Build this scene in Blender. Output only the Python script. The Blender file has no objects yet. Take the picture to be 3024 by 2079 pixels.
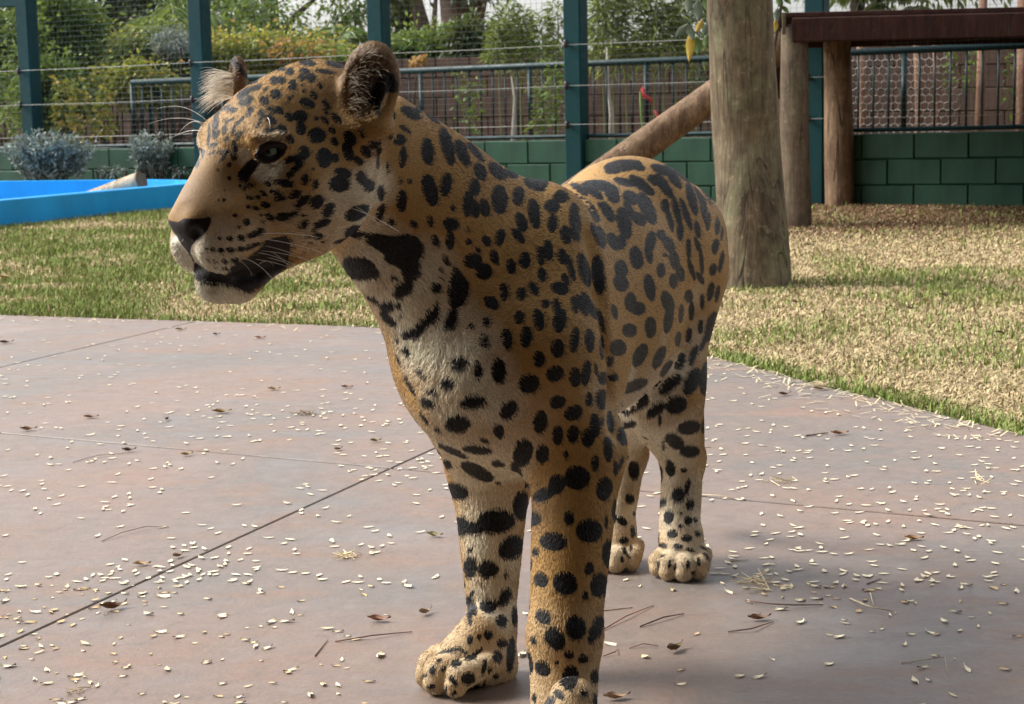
import bpy, math, random
import numpy as np

# ------------------------------------------------------------------ camera numbers
# source-photo pixels (3024 x 2079) <-> world metres; camera at (0,0,H) looking along +Y
IMW, IMH, FPX = 3024.0, 2079.0, 5400.0
CAM_H = 0.88
PITCH, ROLL = math.radians(8.2), 0.021
_F = np.array((0.0, math.cos(PITCH), -math.sin(PITCH)))
_U0 = np.array((0.0, math.sin(PITCH), math.cos(PITCH)))
_R0 = np.array((1.0, 0.0, 0.0))
_U = _U0 * math.cos(ROLL) + _R0 * math.sin(ROLL)
_R = _R0 * math.cos(ROLL) - _U0 * math.sin(ROLL)
CAM = np.array((0.0, 0.0, CAM_H))


def ray(x, y):
    return _F + _R * ((x - IMW / 2) / FPX) - _U * ((y - IMH / 2) / FPX)


def pt(x, y, d):                      # the point on pixel (x, y) at world depth Y = d
    r = ray(x, y)
    return CAM + r * (d / r[1])


def gnd(x, y, z=0.0):                 # the point on pixel (x, y) at height z
    r = ray(x, y)
    return CAM + r * ((z - CAM_H) / r[2])


def proj(P):                          # world points -> pixels, depth
    Q = np.asarray(P) - CAM
    w = Q @ _F
    return (Q @ _R) / w * FPX + IMW / 2, -(Q @ _U) / w * FPX + IMH / 2, w

# ------------------------------------------------------------------ camera, sky, sun, exposure
from mathutils import Matrix, Vector
SC = bpy.context.scene
COL = SC.collection
cam_d = bpy.data.cameras.new('camera'); cam = bpy.data.objects.new('camera', cam_d); COL.objects.link(cam)
cam.matrix_world = Matrix(((_R[0], _U[0], -_F[0], CAM[0]), (_R[1], _U[1], -_F[1], CAM[1]), (_R[2], _U[2], -_F[2], CAM[2]), (0, 0, 0, 1)))
cam_d.sensor_fit = 'HORIZONTAL'; cam_d.sensor_width = 36.0; cam_d.lens = 36.0 * FPX / IMW
cam_d.clip_start = 0.05; cam_d.clip_end = 500
cam_d.dof.use_dof = True; cam_d.dof.focus_distance = 2.55; cam_d.dof.aperture_fstop = 22
SC.camera = cam
SUN_EL, SUN_AZ = 42.0, -74.0          # degrees; azimuth from +Y (away from the viewer) towards -X
W = bpy.data.worlds.new('World'); SC.world = W; W.use_nodes = True
wn = W.node_tree; bg = wn.nodes['Background']
sky = wn.nodes.new('ShaderNodeTexSky'); sky.sky_type = 'NISHITA'; sky.sun_disc = False
sky.sun_elevation = math.radians(SUN_EL); sky.sun_rotation = math.radians(SUN_AZ)
sky.air_density = 1.0; sky.dust_density = 6.0; sky.ozone_density = 1.0; sky.altitude = 700
# thin overcast: most of the blue is washed out by cloud
hs = wn.nodes.new('ShaderNodeHueSaturation'); hs.inputs['Saturation'].default_value = 0.22
wn.links.new(sky.outputs[0], hs.inputs['Color']); wn.links.new(hs.outputs[0], bg.inputs['Color'])
bg.inputs['Strength'].default_value = 0.15
sun_d = bpy.data.lights.new('sun', 'SUN'); sun = bpy.data.objects.new('sun', sun_d); COL.objects.link(sun)
sun_d.energy = 1.5; sun_d.angle = math.radians(18); sun_d.color = (1.0, 0.95, 0.86)
_e, _a = math.radians(SUN_EL), math.radians(SUN_AZ)
sun.rotation_euler = Vector((math.cos(_e) * math.sin(_a), math.cos(_e) * math.cos(_a), math.sin(_e))).to_track_quat('Z', 'Y').to_euler()
SC.view_settings.view_transform = 'Standard'; SC.view_settings.look = 'None'; SC.view_settings.gamma = 1.0
SC.view_settings.use_curve_mapping = False; SC.view_settings.exposure = 1.32
SC.cycles.use_denoising = True
SC.cycles.max_bounces = 6; SC.cycles.diffuse_bounces = 3; SC.cycles.transparent_max_bounces = 8
random.seed(7)
RNG = np.random.default_rng(11)


# ------------------------------------------------------------------ helpers
def tag(o, label=None, cat=None, group=None, kind=None):
    for k, v in (('label', label), ('category', cat), ('group', group), ('kind', kind)):
        if v: o[k] = v
    return o


def link(o, parent=None):
    COL.objects.link(o)
    if parent is not None: o.parent = parent
    return o


def empty(name, loc=(0, 0, 0)):
    o = bpy.data.objects.new(name, None); o.empty_display_size = .05; o.location = loc
    return link(o)


def mesh_np(name, V, F, mat, parent=None, smooth=False, attrs=None, origin=None):
    """V (n,3), F (m,3 or 4) arrays or list of lists -> mesh object; children get parent's offset removed"""
    me = bpy.data.meshes.new(name)
    V = np.asarray(V, float)
    if origin is not None: V = V - np.asarray(origin, float)
    if parent is not None and origin is None:
        V = V - np.array(ploc(parent))
    if isinstance(F, np.ndarray):
        m, k = F.shape
        me.vertices.add(len(V)); me.vertices.foreach_set('co', V.ravel())
        me.loops.add(m * k); me.polygons.add(m)
        me.loops.foreach_set('vertex_index', F.ravel().astype(np.int32))
        me.polygons.foreach_set('loop_start', np.arange(0, m * k, k, dtype=np.int32))
        me.polygons.foreach_set('loop_total', np.full(m, k, np.int32))
        me.update(calc_edges=True)
    else:
        me.from_pydata([tuple(v) for v in V], [], F); me.update()
    if smooth: me.polygons.foreach_set('use_smooth', np.ones(len(me.polygons), bool))
    for an, (dom, ty, arr) in (attrs or {}).items():
        a = me.attributes.new(an, ty, dom)
        a.data.foreach_set('color' if ty == 'FLOAT_COLOR' else 'value', np.ascontiguousarray(arr, dtype=np.float32).ravel())
    if mat is not None: me.materials.append(mat)
    o = bpy.data.objects.new(name, me)
    if origin is not None: o.location = origin
    return link(o, parent)


def ploc(o):
    l = np.array(o.location)
    while o.parent is not None:
        o = o.parent; l = l + np.array(o.location)
    return l


class MB:                              # collects simple solids, builds ONE mesh
    def __init__(s): s.V = []; s.F = []
    def add(s, V, F):
        n = len(s.V); s.V += [tuple(v) for v in V]; s.F += [[i + n for i in f] for f in F]; return s
    def box(s, c, sx, sy, sz, ax=None, bev=0.0):
        ax = ax or ((1, 0, 0), (0, 1, 0), (0, 0, 1)); c = np.array(c, float); A = [np.array(a, float) for a in ax]
        hx, hy, hz = sx / 2, sy / 2, sz / 2
        if bev <= 0:
            V = [c + A[0] * i * hx + A[1] * j * hy + A[2] * k * hz for k in (-1, 1) for j in (-1, 1) for i in (-1, 1)]
            return s.add(V, [[0, 2, 3, 1], [4, 5, 7, 6], [0, 1, 5, 4], [2, 6, 7, 3], [0, 4, 6, 2], [1, 3, 7, 5]])
        b = bev; V = []; F = []
        P = {}
        def vid(i, j, k, m):           # three vertices per corner
            key = (i, j, k, m)
            if key not in P:
                d = [hx - b, hy - b, hz - b]; d[m] += b
                P[key] = len(V); V.append(c + A[0] * i * d[0] + A[1] * j * d[1] + A[2] * k * d[2])
            return P[key]
        for m in range(3):
            u, v = (m + 1) % 3, (m + 2) % 3
            for sg in (-1, 1):
                q = []
                for (p, r) in ((-1, -1), (1, -1), (1, 1), (-1, 1)):
                    e = [0, 0, 0]; e[m] = sg; e[u] = p; e[v] = r; q.append(vid(*e, m))
                F.append(q if sg > 0 else q[::-1])
        for m in range(3):             # edges
            u, v = (m + 1) % 3, (m + 2) % 3
            for p in (-1, 1):
                for r in (-1, 1):
                    e0 = [0, 0, 0]; e1 = [0, 0, 0]; e0[m] = -1; e1[m] = 1
                    for e in (e0, e1): e[u] = p; e[v] = r
                    q = [vid(*e0, u), vid(*e1, u), vid(*e1, v), vid(*e0, v)]
                    F.append(q if p * r < 0 else q[::-1])
        for i in (-1, 1):
            for j in (-1, 1):
                for k in (-1, 1):
                    q = [vid(i, j, k, 0), vid(i, j, k, 1), vid(i, j, k, 2)]
                    F.append(q if i * j * k > 0 else q[::-1])
        return s.add(V, F)
    def tube(s, pts, rad, n=8, cap=True, wob=None):
        pts = [np.array(p, float) for p in pts]
        rad = rad if hasattr(rad, '__len__') else [rad] * len(pts)
        t0 = pts[1] - pts[0]; ref = np.array((0, 0, 1.0)) if abs(t0[2]) < .9 * np.linalg.norm(t0) else np.array((1.0, 0, 0))
        V = []; F = []
        for i, p in enumerate(pts):
            t = pts[min(i + 1, len(pts) - 1)] - pts[max(i - 1, 0)]; t = t / (np.linalg.norm(t) + 1e-12)
            u = np.cross(t, ref); u /= np.linalg.norm(u) + 1e-12; v = np.cross(t, u); ref = np.cross(u, t) if False else ref
            for k in range(n):
                a = 2 * math.pi * k / n; r = rad[i] * (1 if wob is None else wob(i, k))
                V.append(p + (u * math.cos(a) + v * math.sin(a)) * r)
        for i in range(len(pts) - 1):
            for k in range(n):
                F.append([i * n + k, (i * n + (k + 1) % n), (i + 1) * n + (k + 1) % n, (i + 1) * n + k])
        if cap: F.append(list(range(n))[::-1]); F.append([(len(pts) - 1) * n + k for k in range(n)])
        return s.add(V, F)
    def build(s, name, mat, parent=None, smooth=False, origin=None):
        return mesh_np(name, s.V, s.F, mat, parent, smooth, origin=origin)


class Mat:                             # small node-building helper
    def __init__(s, name, rough=.7, spec=.4, color=(.5, .5, .5)):
        s.m = bpy.data.materials.new(name); s.m.use_nodes = True; s.t = s.m.node_tree
        s.b = s.t.nodes['Principled BSDF']; s.b.inputs['Roughness'].default_value = rough
        s.b.inputs['Specular IOR Level'].default_value = spec; s.set('Base Color', color)
    def n(s, ty, **k):
        nd = s.t.nodes.new(ty)
        for a, v in k.items():
            if a in nd.inputs: s.put(nd.inputs[a], v)
            else: setattr(nd, a, v)
        return nd
    def put(s, sock, v):
        if isinstance(v, bpy.types.NodeSocket): s.t.links.new(v, sock)
        elif isinstance(v, (tuple, list)) and len(v) == 3 and sock.type == 'RGBA': sock.default_value = (*v, 1)
        else: sock.default_value = v
    def set(s, name, v): s.put(s.b.inputs[name], v); return s
    def co(s, kind='Object'): return s.n('ShaderNodeTexCoord').outputs[kind]
    def pos(s): return s.n('ShaderNodeNewGeometry').outputs['Position']
    def attr(s, name, out='Fac'): return s.n('ShaderNodeAttribute', attribute_name=name).outputs[out]
    def noise(s, vec, scale, detail=4, rough=.55, dist=0.0, out='Fac'):
        nd = s.n('ShaderNodeTexNoise'); s.put(nd.inputs['Vector'], vec); nd.inputs['Scale'].default_value = scale
        nd.inputs['Detail'].default_value = detail; nd.inputs['Roughness'].default_value = rough; nd.inputs['Distortion'].default_value = dist
        return nd.outputs[out]
    def scale(s, vec, sc):
        nd = s.n('ShaderNodeMapping'); s.put(nd.inputs['Vector'], vec); nd.inputs['Scale'].default_value = sc
        return nd.outputs[0]
    def ramp(s, fac, stops, interp='LINEAR'):
        nd = s.n('ShaderNodeValToRGB'); s.put(nd.inputs['Fac'], fac); cr = nd.color_ramp; cr.interpolation = interp
        while len(cr.elements) < len(stops): cr.elements.new(.5)
        for e, (p, c) in zip(cr.elements, stops):
            e.position = p; e.color = (*c, 1) if hasattr(c, '__len__') else (c, c, c, 1)
        return nd.outputs[0]
    def rng(s, v, a, b, c=0.0, d=1.0, smooth=False):
        nd = s.n('ShaderNodeMapRange'); nd.interpolation_type = 'SMOOTHSTEP' if smooth else 'LINEAR'
        for i, q in enumerate((v, a, b, c, d)): s.put(nd.inputs[i], q)
        return nd.outputs[0]
    def mix(s, f, a, b, mode='MIX'):
        nd = s.n('ShaderNodeMix', data_type='RGBA', blend_type=mode)
        s.put(nd.inputs[0], f); s.put(nd.inputs[6], a); s.put(nd.inputs[7], b)
        return nd.outputs[2]
    def math(s, op, a, b=0.0):
        nd = s.n('ShaderNodeMath', operation=op); s.put(nd.inputs[0], a); s.put(nd.inputs[1], b); return nd.outputs[0]
    def bump(s, h, strength=.3, dist=.01):
        nd = s.n('ShaderNodeBump'); s.put(nd.inputs['Height'], h); nd.inputs['Strength'].default_value = strength; nd.inputs['Distance'].default_value = dist
        s.t.links.new(nd.outputs[0], s.b.inputs['Normal']); return s
    def rand(s): return s.n('ShaderNodeObjectInfo').outputs['Random']
def noise3(P, f, seed=0):             # cheap smooth value noise
    q = P * f; i = np.floor(q).astype(np.int64); w = q - i; w = w * w * (3 - 2 * w)
    def h(a, b, c):
        n = (a * 374761393 + b * 668265263 + c * 2147483647 + seed * 1274126177) & 0xffffffff
        n = ((n ^ (n >> 13)) * 1274126177) & 0xffffffff
        return ((n ^ (n >> 16)) & 0xffff) / 65535.0
    r = 0
    for dx in (0, 1):
        for dy in (0, 1):
            for dz in (0, 1):
                r = r + h(i[:, 0] + dx, i[:, 1] + dy, i[:, 2] + dz) * (w[:, 0] if dx else 1 - w[:, 0]) * (w[:, 1] if dy else 1 - w[:, 1]) * (w[:, 2] if dz else 1 - w[:, 2])
    return r
# ------------------------------------------------------------------ the setting: ground, patio, grass
def n2(v): v = np.array(v, float); return v / np.linalg.norm(v)


def clip_poly(poly, n, c):             # keep the side n.p <= c
    out = []
    for i in range(len(poly)):
        a, b = poly[i], poly[(i + 1) % len(poly)]
        da, db = n @ a - c, n @ b - c
        if da <= 0: out.append(a)
        if (da < 0) != (db < 0) and abs(da - db) > 1e-9: out.append(a + (b - a) * (da / (da - db)))
    return out


gm_ = Mat('soil_and_straw', .95, .1)
p_ = gm_.pos()
sc_ = gm_.mix(gm_.noise(p_, 1.3, 5), (.20, .145, .085), (.30, .225, .12))
sc_ = gm_.mix(gm_.rng(gm_.noise(p_, 40, 4), .4, .7), sc_, (.15, .10, .06))
gm_.set('Base Color', sc_); gm_.bump(gm_.noise(p_, 60, 5), .6, .02)
tag(mesh_np('ground', [(-120, -30, -.012), (120, -30, -.012), (120, 200, -.012), (-120, 200, -.012)], [[0, 1, 2, 3]], gm_.m), kind='structure')

# patio outline: straight far edge on the left, a curved corner to the right
_ed = [gnd(x, y)[:2] for x, y in ((0, 930), (1130, 965))]
_dl = _ed[0] - _ed[1]
EDGE = [_ed[0] + _dl * 1.6] + _ed + [gnd(x, y)[:2] for x, y in ((1640, 1000), (2100, 1053), (2300, 1104), (2451, 1146), (2652, 1190), (2852, 1242), (3024, 1285), (3300, 1372), (3700, 1540))]
EDGE = [np.array(e) for e in EDGE]
PATIO = EDGE + [np.array((2.2, -3.4)), np.array((-7.5, -3.4))]
A0, A1, B0_, B3_ = gnd(0, 1910)[:2], gnd(1280, 1325)[:2], gnd(0, 1278)[:2], gnd(2900, 1540)[:2]
ad, bd = n2(A1 - A0), n2(B3_ - B0_)
an, bn = np.array((ad[1], -ad[0])), np.array((-bd[1], bd[0]))
ca, cb = an @ A0, bn @ B0_

cm = Mat('stained_concrete', .55, .45)
p_ = cm.pos()
big = cm.noise(p_, .75, 5, .6, .6); mid = cm.noise(cm.scale(p_, (1, 1.7, 1)), 3.2, 6, .65, .8); fine = cm.noise(p_, 90, 4, .7)
c_ = cm.mix(cm.rng(big, .38, .62), (.172, .147, .129), (.238, .162, .126))
c_ = cm.mix(cm.rng(mid, .52, .72, 0, .75), c_, (.270, .155, .100))
c_ = cm.mix(cm.rng(mid, .46, .28, 0, .6), c_, (.168, .154, .145))
c_ = cm.mix(cm.rng(fine, .35, .8, 0, .35), c_, (.10, .09, .083))
sm_ = cm.noise(cm.scale(p_, (5, 1.5, 1)), 2.6, 7, .72)
c_ = cm.mix(cm.rng(sm_, .60, .72, 0, .45), c_, (.08, .075, .07))
c_ = cm.mix(cm.rng(cm.noise(p_, 1.9, 3), .62, .74, 0, .35), c_, (.29, .262, .245))
fl_ = cm.noise(p_, 22, 6, .72, .4)
c_ = cm.mix(cm.rng(fl_, .50, .70, 0, .38), c_, (.088, .080, .075))
c_ = cm.mix(cm.rng(fl_, .46, .32, 0, .30), c_, (.27, .235, .21))
gn_ = cm.noise(p_, 420, 2, .6)
c_ = cm.mix(cm.rng(gn_, .45, .75, 0, .40), c_, (.075, .068, .063))
cm.set('Base Color', c_); cm.set('Roughness', cm.rng(mid, .3, .7, .42, .68)); cm.bump(cm.math('ADD', cm.math('ADD', fine, fl_), cm.math('MULTIPLY', mid, 2.0)), .30, .004)
jm = Mat('joint_dirt', .95, .1, (.030, .025, .020)).m
patio = tag(empty('patio', (0, 3, 0)), kind='structure')
mesh_np('joint_bed', [(*q, -.0065) for q in PATIO], [list(range(len(PATIO)))], jm, patio)
cen = np.mean(PATIO, 0)
for i in range(-6, 7):
    for j in range(-4, 3):
        poly = [np.array(q) for q in PATIO]
        ga, gb = .0032, .0060
        for n_, c in ((an, ca + 1.97 * (i + 1) - ga), (-an, -(ca + 1.97 * i) - ga), (bn, cb + 2.2 * (j + 1) - gb), (-bn, -(cb + 2.2 * j) - gb)):
            if len(poly) > 2: poly = clip_poly(poly, n_, c)
        if len(poly) < 3: continue
        ar = .5 * sum(poly[k][0] * poly[(k + 1) % len(poly)][1] - poly[(k + 1) % len(poly)][0] * poly[k][1] for k in range(len(poly)))
        if abs(ar) < .03: continue
        if ar < 0: poly = poly[::-1]
        m_ = np.mean(poly, 0); k = len(poly)
        top = [q + n2(m_ - q) * .0022 for q in poly]
        dz = 0.0
        V = [(*q, dz) for q in top] + [(*q, -.002 + dz) for q in poly] + [(*q, -.06) for q in poly]
        F = [list(range(k))] + [[a, a + k, (a + 1) % k + k, (a + 1) % k] for a in range(k)] + [[a + k, a + 2 * k, (a + 1) % k + 2 * k, (a + 1) % k + k] for a in range(k)]
        mesh_np('slab', V, F, cm.m, patio)


def on_patio(X, Y, pad=0.0):
    d = inside2(np.asarray(X), np.asarray(Y), PATIO)
    return d < pad


def inside2(x, y, poly):
    d = np.full(x.shape, 1e9); ins = np.zeros(x.shape, bool); n = len(poly)
    for i in range(n):
        (x0, y0), (x1, y1) = poly[i], poly[(i + 1) % n]
        ex, ey = x1 - x0, y1 - y0
        t = np.clip(((x - x0) * ex + (y - y0) * ey) / (ex * ex + ey * ey + 1e-9), 0, 1)
        d = np.minimum(d, np.hypot(x - x0 - t * ex, y - y0 - t * ey))
        ins ^= ((y0 > y) != (y1 > y)) & (x < ex * (y - y0) / (ey if ey else 1e-9) + x0)
    return np.where(ins, -d, d)


def vnoise2(X, Y, f, seed):
    P = np.stack([X, Y, np.zeros_like(X) + .5], 1)
    return noise3(P, f, seed)


# fence line (needed for where grass stops)
FU = n2((6.65, -3.6)); FN = np.array((FU[1], -FU[0])) * 1.0
FN = np.array((-FU[1], FU[0]))         # away from the viewer
FP = np.array((2.2, 13.6))
def FL(s, off=0.0): return FP + FU * s + FN * off         # s metres along the fence from the right-hand post
def zsl(z, X): return z + .014 * X
def on_fence(px, off=0.0, y=300):      # parameter s where the pixel column meets the fence line
    r = ray(px, y)[:2]
    M_ = np.array(((r[0], -FU[0]), (r[1], -FU[1]))); q = FP + FN * off
    return np.linalg.solve(M_, q)[1]


# ---- outline of the pool (the turf stops there)
zr = .175
rim = [gnd(-700, 668, zr), gnd(0, 592, zr), gnd(330, 562, zr), gnd(560, 542, zr), gnd(588, 537, zr), gnd(550, 531, zr), gnd(440, 529, zr), gnd(0, 534, zr), gnd(-700, 545, zr)]
rim = [r[:2] for r in rim]; rc = np.mean(rim, 0)

# ---- grass: short turf, dry on the right
gr = Mat('grass_blades', .8, .15)
gr.set('Base Color', gr.attr('blade_color', 'Color'))
def grass_patch(name, label, n, xr, yr, right):
    X = RNG.uniform(*xr, n * 3); u = RNG.random(n * 3)
    a = .7; Y = (yr[0] ** -a + u * (yr[1] ** -a - yr[0] ** -a)) ** (-1 / a)
    ok = (np.abs(X) < .33 * Y + .8) & ((X > .15 * Y - .9) if right else (X < .15 * Y - .9))
    ok &= inside2(X, Y, PATIO) > -.01
    ok &= ((np.stack([X, Y], 1) - FP) @ FN) < -.05
    ok &= inside2(X, Y, rim) > 0
    X, Y = X[ok][:n], Y[ok][:n]; m = len(X)
    dp = inside2(X, Y, PATIO)
    pn = vnoise2(X, Y, 1.1, 1) * .55 + vnoise2(X, Y, 3.7, 2) * .45
    dry = np.clip((pn - .50) * 3.6 + .22, .06, .85) if not right else np.clip((pn - .42) * 1.4 + .82, .52, .97)
    dry = np.where(dp < .16, dry * np.clip(dp / .16, .1, 1), dry)
    if right: dry = np.where((Y > 9.2) & (X > 1.2), np.maximum(dry, .9), dry)
    isdry = RNG.random(m) < dry
    green = np.array((.150, .215, .060)) * RNG.uniform(.55, 1.5, (m, 1)) + np.array((.08, .05, .01)) * RNG.random((m, 1))
    straw = np.array((.50, .395, .225)) * RNG.uniform(.5, 1.4, (m, 1))
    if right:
        brown = np.array((.145, .075, .042)) * RNG.uniform(.5, 1.4, (m, 1))  # brown litter, tone deepened to cut bounced light under the platform
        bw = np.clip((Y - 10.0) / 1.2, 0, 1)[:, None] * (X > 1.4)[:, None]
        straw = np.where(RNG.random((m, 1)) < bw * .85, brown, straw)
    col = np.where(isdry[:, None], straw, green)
    h = np.where(isdry, RNG.uniform(.008, .03, m), RNG.uniform(.018, .048, m)) * (.9 + .03 * Y)
    h = np.where(dp < .12, h * 1.2, h) * .68
    w = RNG.uniform(.0018, .0034, m) * (.62 + .042 * Y)
    az = RNG.uniform(0, 2 * math.pi, m); ln = np.where(isdry, RNG.uniform(.6, 2.6, m), RNG.uniform(.1, .9, m)) * h
    dx, dy = np.cos(az), np.sin(az); sx, sy = -dy, dx
    z0 = -.014
    b = np.stack([X, Y, np.full(m, z0)], 1)
    v0 = b + np.stack([sx * w, sy * w, 0 * w], 1); v1 = b - np.stack([sx * w, sy * w, 0 * w], 1)
    mid_ = b + np.stack([dx * ln * .35, dy * ln * .35, h * .62], 1)
    v2 = mid_ - np.stack([sx * w, sy * w, 0 * w], 1) * .8; v3 = mid_ + np.stack([sx * w, sy * w, 0 * w], 1) * .8
    v4 = b + np.stack([dx * ln, dy * ln, h * np.where(isdry, .75, 1)], 1)
    V = np.stack([v0, v1, v2, v3, v4], 1).reshape(-1, 3); k = np.arange(m)[:, None] * 5
    T = np.concatenate([k + np.array((0, 1, 2)), k + np.array((0, 2, 3)), k + np.array((3, 2, 4))], 0)
    C = np.repeat(np.concatenate([col, np.ones((m, 1))], 1), 5, 0)
    o = mesh_np(name, V, T, gr.m, attrs={'blade_color': ('POINT', 'FLOAT_COLOR', C)})
    tag(o, label, 'grass', kind='stuff')
grass_patch('grass', 'short green and dry turf between patio and blue pool', 170000, (-6.5, 3), (5.0, 17), False)
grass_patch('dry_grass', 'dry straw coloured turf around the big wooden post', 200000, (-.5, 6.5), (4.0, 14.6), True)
# ------------------------------------------------------------------ painted steel, blocks, timber
def paint(name, col, rough=.45, spec=.45, var=.25, scale=3.0):
    m = Mat(name, rough, spec); p = m.co('Object')
    m.set('Base Color', m.mix(m.rng(m.noise(m.scale(p, (1, 1, .4)), scale, 5, .65), .3, .75, 0, 1), tuple(c * (1 + var) for c in col), tuple(c * (1 - var) for c in col)))
    m.set('Roughness', m.rng(m.noise(p, 14, 3), .3, .7, rough * .8, min(1, rough * 1.25)))
    m.bump(m.noise(p, 50, 3), .08, .003); return m.m


def timber(name, c1, c2, c3, moss=0.0, sc=1.0):
    m = Mat(name, .8, .2); p = m.co('Object')
    g = m.noise(m.scale(p, (9 * sc, 9 * sc, .9 * sc)), 3.0, 8, .68, .5); b = m.noise(p, 3.5, 5, .65); f = m.noise(m.scale(p, (60, 60, 4)), 2.0, 5)
    c = m.mix(m.rng(g, .36, .62), c1, c2); c = m.mix(m.rng(b, .45, .7, 0, .8), c, c3)
    c = m.mix(m.rng(f, .4, .75, 0, .55), c, tuple(x * .45 for x in c2))
    if moss: c = m.mix(m.rng(m.noise(m.scale(p, (2, 2, 1)), 4, 6, .7), .48, .66, 0, moss), c, (.155, .150, .085))
    ck = m.noise(m.scale(p, (11 * sc, 11 * sc, .45 * sc)), 1.0, 2, .5, .3)
    cr = m.math('MULTIPLY', m.rng(m.math('ABSOLUTE', m.math('SUBTRACT', ck, .5)), .0, .011, 1, 0), m.rng(m.noise(p, 2.2, 2), .38, .50))
    spk = m.noise(m.scale(p, (3, 3, 2.2)), 9, 6, .75)
    c = m.mix(m.rng(spk, .54, .68, 0, .75), c, tuple(x * .38 for x in c1)); c = m.mix(m.rng(spk, .44, .34, 0, .45), c, tuple(min(1, x * 1.45) for x in c3))
    c = m.mix(m.math('MULTIPLY', cr, .8), c, (.02, .014, .010))
    m.set('Base Color', c); m.bump(m.math('SUBTRACT', m.math('ADD', g, m.math('MULTIPLY', f, .5)), cr), .55, .012); return m.m


M_teal = paint('teal_steel_paint', (.0008, .030, .034), .6, .2)
M_teal2 = paint('teal_rail_paint', (.002, .024, .028), .5, .35)
M_green = paint('green_wall_paint', (.016, .060, .035), .6, .35, .3, 6)
M_wire = Mat('galvanised_wire', .5, .4, (.30, .30, .28)).m
M_mesh = Mat('weathered_mesh_wire', .5, .5, (.10, .11, .105)).m
M_ins = Mat('black_insulator', .3, .5, (.012, .012, .014)).m
M_brownb = paint('brown_block', (.072, .046, .035), .85, .2, .35, 5)
M_beigeb = paint('beige_block', (.24, .175, .125), .85, .2, .3, 5)
M_mortar = Mat('mortar', .9, .2, (.075, .05, .04)).m
M_gmortar = Mat('green_mortar', .8, .2, (.013, .050, .029)).m
ax_f = (np.array((*FU, 0)), np.array((*FN, 0)), np.array((0, 0, 1.0)))
v3 = lambda q, z: np.array((q[0], q[1], z))


# ---- the enclosure fence
fence = tag(empty('steel_mesh_fence', (*FL(0), 0)), 'teal steel post and wire mesh fence rising from the green block wall', 'fence')
ps = [on_fence(x) for x in (-1500, -640, 93, 600, 1126, 1703, 2412)] + [1.75, 3.5]
post_s = ps
mb = MB().box((0, 0, 1.65), .15, .15, 3.35, ax_f, .012); 
post_me = None
ins_me = None
for k, s in enumerate(ps):
    q = FL(s)
    if post_me is None:
        po = mb.build('post', M_teal, fence, origin=(0, 0, 0)); po.location = (*(FL(s) - FL(0)), 0); post_me = po.data
    else:
        po = link(bpy.data.objects.new('post', post_me), fence); po.location = (*(FL(s) - FL(0)), 0)
    for z in (.585, .885, 1.20):
        if ins_me is None:
            b_ = MB(); b_.tube([(0, 0, -.032), (0, 0, -.018), (0, 0, 0), (0, 0, .018), (0, 0, .032)], [.012, .022, .013, .022, .010], 8)
            b_.tube([(0, 0, 0), (*(FN * .06), 0)], .008, 6)
            io = b_.build('insulator', M_ins, po, True, origin=(0, 0, 0)); ins_me = io.data
        else: io = link(bpy.data.objects.new('insulator', ins_me), po)
        io.location = (*(-FN * .115 - FU * .03), zsl(z, q[0]) + random.uniform(-.008, .008))
S0, S1 = ps[0] - .1, 3.6
for z in (.585, .885, 1.20):
    pts = []
    for a, b in zip(ps[:-1], ps[1:]):
        for t in np.linspace(0, 1, 7)[:-1]:
            q = FL(a + (b - a) * t, -.117); pts.append(v3(q, zsl(z, q[0]) - .006 * math.sin(math.pi * t)))
    MB().tube(pts, .0020, 5).build('tension_wire', M_wire, fence)
for k, (a, b) in enumerate(zip(ps[:-1], ps[1:])):
    mbm = MB(); a2, b2 = a + .075, b - .075
    nv = max(2, int((b2 - a2) / .048)); r = .00125
    for i in range(nv + 1):
        q = FL(a2 + (b2 - a2) * i / nv, .05); mbm.tube([v3(q, zsl(.50, q[0])), v3(q, 3.2)], r, 3, False)
    for z in np.arange(.53, 3.2, .048):
        q0, q1 = FL(a2, .052), FL(b2, .052); mbm.tube([v3(q0, zsl(z, q0[0])), v3(q1, zsl(z, q1[0]))], r, 3, False)
    tag(mbm.build('wire_mesh', M_mesh, fence), kind='stuff')
    q0, q1 = FL(a2, .05), FL(b2, .05)
    MB().tube([v3(q0, zsl(.49, q0[0])), v3(q1, zsl(.49, q1[0]))], .016, 6).build('bottom_rail', M_teal2, fence)
a2, b2 = ps[1] + .08, ps[2] - .08      # framed gate-like bay on the far left
q0, q1 = FL(a2, .06), FL(b2, .06)
MB().box((v3(q0, 1.78) + v3(q1, 1.78)) / 2, b2 - a2, .06, .10, ax_f, .006).build('frame_rail', M_teal, fence)
q1 = FL(b2 - .03, .06); MB().box(v3(q1, .9), .07, .05, 1.72, ax_f, .006).build('frame_post', M_teal, fence)


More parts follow.
